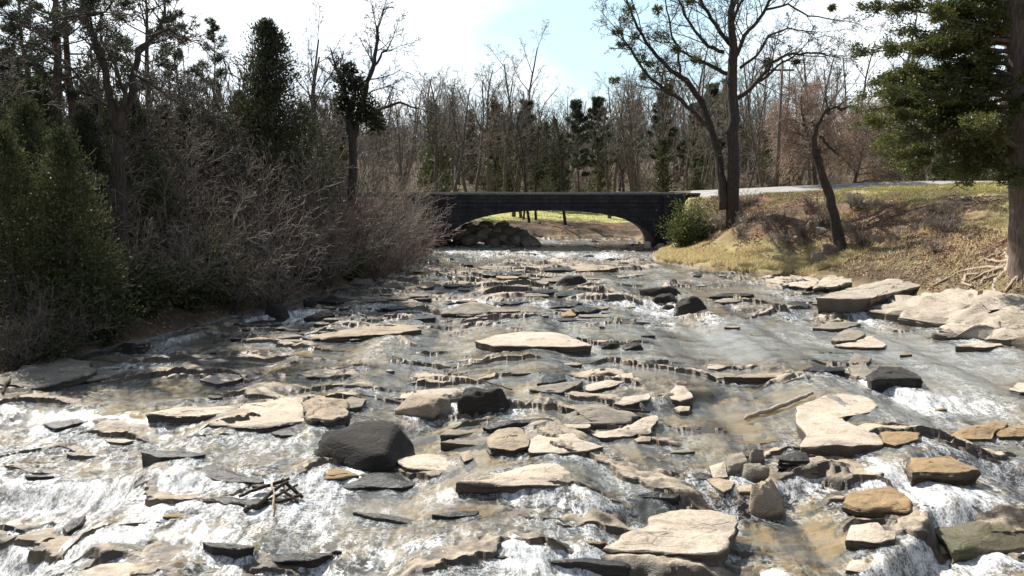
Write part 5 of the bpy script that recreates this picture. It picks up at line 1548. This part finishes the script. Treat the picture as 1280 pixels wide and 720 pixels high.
# ------------------------------------------------------------------ bridge
XA0, XA1, YF, YB = -5.1, 11.0, 62.0, 67.2
ZSP, ZCR, ZTOP = .35, 2.88, 4.20
def arch_z(x):
    c = (XA0 + XA1) / 2; hw = (XA1 - XA0) / 2; r = ZCR - ZSP
    t = (x - c) / hw
    return ZSP + r * math.sqrt(max(0, 1 - abs(t) ** 2.3))
br = empty('stone_bridge', ((XA0 + XA1) / 2, (YF + YB) / 2, 0))
off = np.array(br.location)
def bmesh_mb(): return MB()
xs = np.r_[-22, np.linspace(-12, XA0, 4), XA0 + (XA1 - XA0) * (1 - np.cos(np.linspace(0, math.pi, 61))) / 2, 12.2, 13.4, 14.4]
xs = np.unique(np.round(xs, 4))
zb = np.array([arch_z(x) if XA0 < x < XA1 else (-1.2) for x in xs])
zlow = []
V, Q = [], []
# profile with vertical jambs at the springings
prof = []
for x, z in zip(xs, zb):
    if abs(x - XA0) < 1e-3: prof += [(x, -1.2), (x, ZSP)]
    elif abs(x - XA1) < 1e-3: prof += [(x, ZSP), (x, -1.2)]
    else: prof.append((x, z))
ZD = 3.45
mb = MB(); n = len(prof)
for yy in (YF, YB):
    mb.v.append(np.array([(x, yy, z) for x, z in prof] + [(x, yy, ZD) for x, z in prof]) - off)
mb.n = 4 * n
q = []
for k in range(n - 1):
    q.append((k, k + 1, n + k + 1, n + k))                                   # front
    q.append((2 * n + k + 1, 2 * n + k, 3 * n + k, 3 * n + k + 1))           # back
    q.append((k + 1, k, 2 * n + k, 2 * n + k + 1))                           # underside
    q.append((n + k, n + k + 1, 3 * n + k + 1, 3 * n + k))                   # deck
q.append((0, n, 3 * n, 2 * n)); q.append((n - 1, 2 * n + n - 1, 3 * n + n - 1, n + n - 1))
mb.q.append(np.array(q))
mb.build('arch_wall', M['stone'], br, smooth=False)
for yy, s in ((YF, 1), (YB, -1)):
    mb = MB(); a, b = (yy - .05, yy + .38) if s > 0 else (yy - .38, yy + .05)
    mb.box(np.array((-22, a, ZD + .003)) - off, np.array((14.4, b, ZTOP - .14)) - off); mb.build('parapet', M['stone'], br, smooth=False)
    mb = MB()
    x = -22
    rr = random.Random(3)
    while x < 14.4:
        w_ = rr.uniform(.9, 1.5); x2 = min(14.45, x + w_)
        dz = rr.uniform(-.015, .015)
        mb.box(np.array((x, a - .06, ZTOP - .137)) - off, np.array((x2 - .015, b + .06, ZTOP + dz)) - off); x = x2
    mb.build('coping', M['coping'], br, smooth=False)
# voussoir ring
mb = MB(); rr = random.Random(8)
K = 46
ths = np.linspace(0.0, 1.0, K + 1)
xx = XA0 + (XA1 - XA0) * (1 - np.cos(ths * math.pi)) / 2
for k in range(K):
    x0, x1 = xx[k] + .008, xx[k + 1] - .008
    z0, z1 = arch_z(x0), arch_z(x1)
    c = (XA0 + XA1) / 2
    def o2(x, z, d=.42):
        dx = (arch_z(min(XA1, x + .01)) - arch_z(max(XA0, x - .01))) / .02
        nn = Vector((-dx, 1)).normalized(); return x + nn.x * d, z + nn.y * d
    (a0, b0), (a1, b1) = o2(x0, z0), o2(x1, z1)
    f = YF - .035 - rr.uniform(0, .02)
    pts = [(x0, z0 - .01), (x1, z1 - .01), (a1, b1), (a0, b0)]
    v = [(p[0], f, p[1]) for p in pts] + [(p[0], YF + .15, p[1]) for p in pts]
    mb.add(np.array(v) - off, [(0, 1, 2, 3), (5, 4, 7, 6), (1, 0, 4, 5), (2, 1, 5, 6), (3, 2, 6, 7), (0, 3, 7, 4)])
mb.build('arch_ring', M['stone'], br, smooth=False)
for (a, b) in ((11.6, 13.3), (-7.8, -6.2)):
    mb = MB(); mb.box(np.array((a, YF - .35, -1.2)) - off, np.array((b, YF + .002, ZTOP - .142)) - off); mb.build('pilaster', M['stone'], br, smooth=False)
mb = MB(); mb.box(np.array((-22, YF - .10, ZD - .22)) - off, np.array((14.4, YF + .001, ZD - .03)) - off); mb.build('string_course', M['stone'], br, smooth=False)
tag(br, 'dark stone arch bridge with one low wide arch across the river', 'bridge')

# ------------------------------------------------------------------ road
rx = np.r_[np.linspace(-140, -22, 30), np.linspace(-20, 14, 12), np.linspace(15, 140, 60)]
ry = np.interp(rx, RX, RY); rz = np.interp(rx, RX, RZ)
dx = np.gradient(rx); dy = np.gradient(ry); nl = np.hypot(dx, dy); nxx, nyy = -dy / nl, dx / nl
def strip(name, o0, o1, dz, mat, kind='structure', parent=None):
    V = []
    onb = ((rx > -22) & (rx < 14.4))
    for o_ in (o0, o1):
        zz = rz + np.where(onb, 0, o_ * .10) + dz
        zz = np.where(onb, 3.47 + dz + np.minimum(0, 0), zz)
        V.append(np.column_stack([rx + nxx * o_, ry + nyy * o_, zz]))
    n = len(rx)
    o = mesh_np(name, np.concatenate(V), [(k, k + 1, n + k + 1, n + k) for k in range(n - 1)], None, mat)
    if kind: tag(o, kind=kind)
    return o
strip('road', -2.1, 2.1, .05, M['road'])

# ------------------------------------------------------------------ utility pole, wires, house
up = empty('utility_pole', (0, 0, 0)); put(up, 967, 68.6)
mb = MB(); mb.tube([(0, 0, -.5), (0, 0, 5), (.03, 0, 10.3)], [.15, .13, .10], 9); mb.build('pole', M['pole'], up)
mb = MB(); mb.box((-1.0, -.06, 9.55), (1.0, .06, 9.70)); mb.build('crossarm', M['pole'], up, smooth=False)
for k in (-.85, .85):
    mb = MB(); mb.tube([(k, 0, 9.70), (k, 0, 9.78), (k, 0, 9.80), (k, 0, 9.90)], [.03, .03, .06, .05], 8); mb.build('insulator', M['white'], up)
tag(up, 'slim wooden utility pole behind the road, right of the tall bare tree', 'utility pole')
for nm, y0, y1, lab in (('power_cable', 103.5, 100, 'upper pale overhead cable running right from the utility pole'), ('power_cable', 119, 117, 'lower pale overhead cable running right from the utility pole')):
    a = at(968, y0, 68.5); b = at(1420, y1, 73)
    pts = []
    for t in np.linspace(0, 1, 24):
        p = a.lerp(b, t); pts.append((p.x, p.y, p.z - .5 * 4 * t * (1 - t) * .35))
    mb = MB(); mb.tube(pts, .026, 5); o = mb.build(nm, M['wire']); tag(o, lab, 'cable')

# ------------------------------------------------------------------ wood lying in the river
def stickobj(pts, mat, label, name='fallen_branch', cat='branch', group=None, h=.06, side=None, fork=None):
    P2, R2 = [], []
    for (a, b, w, *hh) in pts:
        q = PW(a, b); q.z += (hh[0] if hh else h)
        # keep the pixel: move along the ray to the raised height
        q = P(a, b, q.z); P2.append(q); R2.append(max(.008, w * q.y / F / 2))
    org = P2[0].copy(); R = random.Random(int(pts[0][0]))
    Pn, Rn = [], []
    for k in range(len(P2) - 1):
        for t in (0, .25, .5, .75):
            Pn.append(tuple(P2[k].lerp(P2[k + 1], t) - org + Vector((R.gauss(0, .016), R.gauss(0, .016), R.gauss(0, .010))))); Rn.append((R2[k] * (1 - t) + R2[k + 1] * t) * R.uniform(.92, 1.08))
    Pn.append(tuple(P2[-1] - org)); Rn.append(R2[-1])
    mb = MB(); mb.tube(Pn, Rn, 8)
    o = mb.build(name, M[mat]); o.location = org
    tag(o, label, cat, group); return o
stickobj([(931, 522, 5), (950, 516, 6), (975, 508, 6), (995, 499, 6), (1016, 491, 4)], 'drift', 'bleached driftwood log lying beside the wavy pinkish slab', 'driftwood_log', 'log', h=.07)
sg = 'sticks of the jam in the white water'
stickobj([(300, 621, 4, .10), (325, 609, 5, .16), (350, 603, 5, .20), (362, 598, 4, .22)], 'stick', 'longest upper stick of the stick jam in the white water', group=sg)
stickobj([(307, 638, 7, .05), (325, 629, 6, .10), (342, 614, 5, .16), (360, 602, 4, .22)], 'stick', 'thick dark stick with its butt at the lower left of the stick jam', group=sg)
stickobj([(183, 624, 4, .03), (220, 626, 4, .05), (262, 627, 4, .06), (305, 632, 4, .07)], 'stick', 'long thin dark branch trailing left from the stick jam', group=sg)
stickobj([(318, 634, 3, .05), (345, 620, 4, .12), (372, 606, 3, .14)], 'stick', 'thin stick along the front of the stick jam', group=sg)
stickobj([(352, 600, 5, .20), (366, 612, 5, .12), (378, 622, 4, .04)], 'stick', 'short dark stick sloping down at the right of the stick jam', group=sg)
stickobj([(340, 604, 3, .2), (341, 622, 3, .12), (342, 645, 2, .02)], 'drift', 'thin pale upright twig in front of the stick jam', group=sg)
stickobj([(345, 628, 4, .05), (362, 624, 5, .07), (376, 618, 4, .08)], 'stick', 'knotty low stick at the right foot of the stick jam', group=sg)
stickobj([(350, 612, 4, .12), (362, 618, 4, .10), (372, 628, 3, .04)], 'stick', 'crossed stick in the middle of the stick jam', group=sg)
stickobj([(2, 492, 3, .02), (10, 477, 4, .12), (22, 464, 5, .25)], 'stick', 'dark stick leaning in the water at the far left edge')
stickobj([(602, 475, 2, .08), (622, 482, 2, .06), (640, 487, 2, .04)], 'stick', 'thin dark twig lying across midstream above the long black boulder')
stickobj([(745, 507, 3, .2), (775, 512, 3, .16), (812, 515, 3, .06)], 'stick', 'dark twig lying along the top of the grey-green humped slab')
stickobj([(768, 510, 3, .2), (786, 516, 3, .14), (802, 523, 3, .06)], 'stick', 'dark forked twig on the right end of the grey-green humped slab')

# ------------------------------------------------------------------ grass and dead leaves
RN = np.random.RandomState(3)
def scatter(n, x0, x1, y0, y1, f):
    x = RN.uniform(x0, x1, n); y = RN.uniform(y0, y1, n)
    ins = inside_river(x, y); s = shore_dist(x, y)
    m = (~ins) & f(x, y, s)
    return x[m], y[m], s[m]
def blades(name, x, y, h, w, mat, lean=.5, label=None):
    z = ground(x, y)
    n = len(x)
    d = np.column_stack([RN.normal(size=n) * lean + .15, RN.normal(size=n) * lean - .1, np.ones(n)])
    o = sprays(name, np.column_stack([x, y, z + h * .3]), d, h, w, mat, None, RN)
    tag(o, kind='stuff'); return o
f1 = lambda x, y, s: (s > .1) & (s < 3.9 + 1.5 * vnoise(x * .6, y * .6, seed=12)) & (fbm(x * .7, y * .7, seed=5) > -.35)
x, y, s = scatter(60000, 8, 20, 44, 58, f1)
o = blades('dry_grass', x, y, .34, .035, M['drygrass']); tag(o, 'straw coloured dry grass covering the point by the bridge', 'grass')
x, y, s = scatter(70000, 18, 36, 30, 62, lambda x, y, s: (s > 6) & (fbm(x * .6, y * .6, seed=6) > .45 - (s - 6) * .09))
o = blades('hill_grass', x, y, .16, .035, M['greengrass']); tag(o, 'yellow-green grass on the hill left of the big cedar trunk', 'grass')
x, y, s = scatter(40000, -40, 30, 76, 110, lambda x, y, s: s > 7)
o = blades('lawn_grass', x, y, .14, .05, M['greengrass']); tag(o, 'bright lawn seen through the arch', 'grass')
def litter(n, x0, x1, y0, y1, f, size, label, name):
    x, y, s = scatter(n, x0, x1, y0, y1, f); z = ground(x, y); m = len(x)
    d = RN.normal(size=(m, 3)); d[:, 2] *= .35
    o = sprays(name, np.column_stack([x, y, z + .03]), d, size, size * .7, M['litter'], None, RN); tag(o, label, 'leaves', kind='stuff')
x, y, s = scatter(11000, 16, 27, 25, 46, lambda x, y, s: (s > 1.3) & (s < 8) & (fbm(x * .9, y * .9, seed=8) > -.25))
o = blades('bank_grass', x, y, .24, .035, M['drygrass']); tag(o, 'short dry grass on the bank above the pale rock sheets', 'grass')
litter(15000, 16, 27, 25, 44, lambda x, y, s: (s > .8) & (s < 7), .13, 'dead brown leaves around the cedar roots', 'root_litter')
litter(42000, 10, 32, 34, 62, lambda x, y, s: (s > 2.2) & (s < 12) & (fbm(x * .8, y * .8, seed=7) > -.1), .15, 'dead brown leaves on the right slope', 'leaf_litter')
litter(16000, -30, -6, 20, 62, lambda x, y, s: s < 12, .14, 'dead brown leaves on the left bank floor', 'forest_litter')

RF = np.random.RandomState(17)
nfar = 110000
yf = RF.uniform(112, 230, nfar); xf = RF.uniform(-1, 1, nfar) * (60 + yf * .62)
m_ = RF.rand(nfar) < .35
yf = np.where(m_, RF.uniform(58, 120, nfar), yf); xf = np.where(m_, -np.abs(RF.uniform(18, 75, nfar)) - (yf - 58) * .2, xf)
hf = (12.0 + 3.5 * fbm(xf * .11, yf * .11, seed=201, octv=3)) * np.where(m_, .8, 1)
tz = RF.beta(1.2, 1.35, nfar)
gz = ground(xf, yf)
dv = RF.normal(size=(nfar, 3)) * np.array([.42, .42, .25]); dv[:, 2] += 1
n2_ = 60000
y2 = RF.uniform(225, 620, n2_); x2 = RF.uniform(-1, 1, n2_) * (40 + y2 * .72)
g2 = ground(x2, y2); h2_ = 12 + 5 * fbm(x2 * .05, y2 * .05, seed=203, octv=3); t2 = RF.beta(1.2, 1.3, n2_)
d2 = RF.normal(size=(n2_, 3)) * np.array([.42, .42, .25]); d2[:, 2] += 1
o2_ = sprays('hill_wood', np.column_stack([x2, y2, g2 + t2 * h2_]), d2, 4.2, .36, M['twig'], None, RF)
tag(o2_, 'distant wooded rise', 'wood', kind='stuff')
o = sprays('far_wood', np.column_stack([xf, yf, gz + tz * hf]), dv, 2.6, .12, M['twig'], None, RF)
tag(o, 'grey mass of bare twigs in the far wood', 'wood', kind='stuff')

# ------------------------------------------------------------------ sky, sun, camera
w = bpy.data.worlds.new('World'); SC.world = w; w.use_nodes = True
nt = w.node_tree; nt.nodes.clear()
sky = N(nt, 'ShaderNodeTexSky', sky_type='NISHITA'); sky.sun_disc = False
sky.sun_elevation = SUN_EL; sky.sun_rotation = SUN_AZ; sky.air_density = 1.0; sky.dust_density = 1.2; sky.ozone_density = 1.2
tc = N(nt, 'ShaderNodeTexCoord').outputs['Generated']
sep = N(nt, 'ShaderNodeSeparateXYZ'); L(nt, tc, sep.inputs[0])
zz = math_(nt, 'ADD', math_(nt, 'MAXIMUM', sep.outputs[2], 0.0), .22)
cx = math_(nt, 'DIVIDE', sep.outputs[0], zz); cy = math_(nt, 'DIVIDE', sep.outputs[1], zz)
cmb = N(nt, 'ShaderNodeCombineXYZ'); L(nt, cx, cmb.inputs[0]); L(nt, cy, cmb.inputs[1])
cn = noise(nt, cmb.outputs[0], .85, 8, .56)
# cloud banks: heavy to the left and right, a gap of blue in the middle
def dirdot(px, py, sharp):
    d = ray(px, py).normalized()
    vm = N(nt, 'ShaderNodeVectorMath', operation='DOT_PRODUCT'); L(nt, tc, vm.inputs[0]); vm.inputs[1].default_value = d
    return math_(nt, 'POWER', math_(nt, 'MAXIMUM', vm.outputs['Value'], 0.0), sharp)
bias = math_(nt, 'SUBTRACT', math_(nt, 'MULTIPLY', dirdot(330, 40, 22), .30), .06)
bias = math_(nt, 'ADD', bias, math_(nt, 'MULTIPLY', dirdot(480, 70, 90), .14))
bias = math_(nt, 'ADD', bias, math_(nt, 'MULTIPLY', dirdot(655, 100, 500), .12))
bias = math_(nt, 'ADD', bias, math_(nt, 'MULTIPLY', dirdot(1070, 40, 90), .26))
bias = math_(nt, 'SUBTRACT', bias, math_(nt, 'MULTIPLY', dirdot(690, -20, 90), .22))
cf = ramp(nt, math_(nt, 'ADD', cn, bias), [(.42, .0), (.58, .6), (.80, 1.0)])
front = ramp(nt, sep.outputs[1], [(.25, 0.0), (.85, 1.0)])
veil = mixc(nt, math_(nt, 'MULTIPLY', front, .52), sky.outputs[0], (8.4, 11.6, 12.6))
ccol = mixc(nt, ramp(nt, noise(nt, cmb.outputs[0], 1.6, 6, .6), [(.36, 0.0), (.60, 1.0)]), (8.2, 9.4, 10.6), (12.2, 12.5, 12.6))
col = mixc(nt, cf, veil, ccol)
bg = N(nt, 'ShaderNodeBackground'); bg.inputs['Strength'].default_value = .06; L(nt, col, bg.inputs['Color'])
wo = N(nt, 'ShaderNodeOutputWorld'); L(nt, bg.outputs[0], wo.inputs['Surface'])

sl = bpy.data.lights.new('sun', 'SUN'); sl.energy = 5.0; sl.angle = math.radians(.53); sl.color = (1, .955, .88)
so = bpy.data.objects.new('sun', sl); C.objects.link(so)
sd_ = Vector((math.sin(SUN_AZ) * math.cos(SUN_EL), math.cos(SUN_AZ) * math.cos(SUN_EL), math.sin(SUN_EL)))
so.rotation_euler = (-sd_).to_track_quat('-Z', 'Y').to_euler(); so.location = sd_ * 60

cam = bpy.data.cameras.new('camera'); cam.sensor_width = 36; cam.lens = 36 * F / 1280; cam.clip_end = 4000; cam.clip_start = .1
co = bpy.data.objects.new('camera', cam); C.objects.link(co); co.location = (0, 0, ZC); co.rotation_euler = (math.pi / 2 - PITCH, 0, 0)
SC.camera = co
vs = SC.view_settings; vs.view_transform = 'Standard'; vs.look = 'None'; vs.exposure = 1.05; vs.gamma = 1; vs.use_curve_mapping = False
SC.cycles.use_denoising = True
SC.cycles.sample_clamp_indirect = 4; SC.cycles.sample_clamp_direct = 0
SC.cycles.max_bounces = 8; SC.cycles.transparent_max_bounces = 12
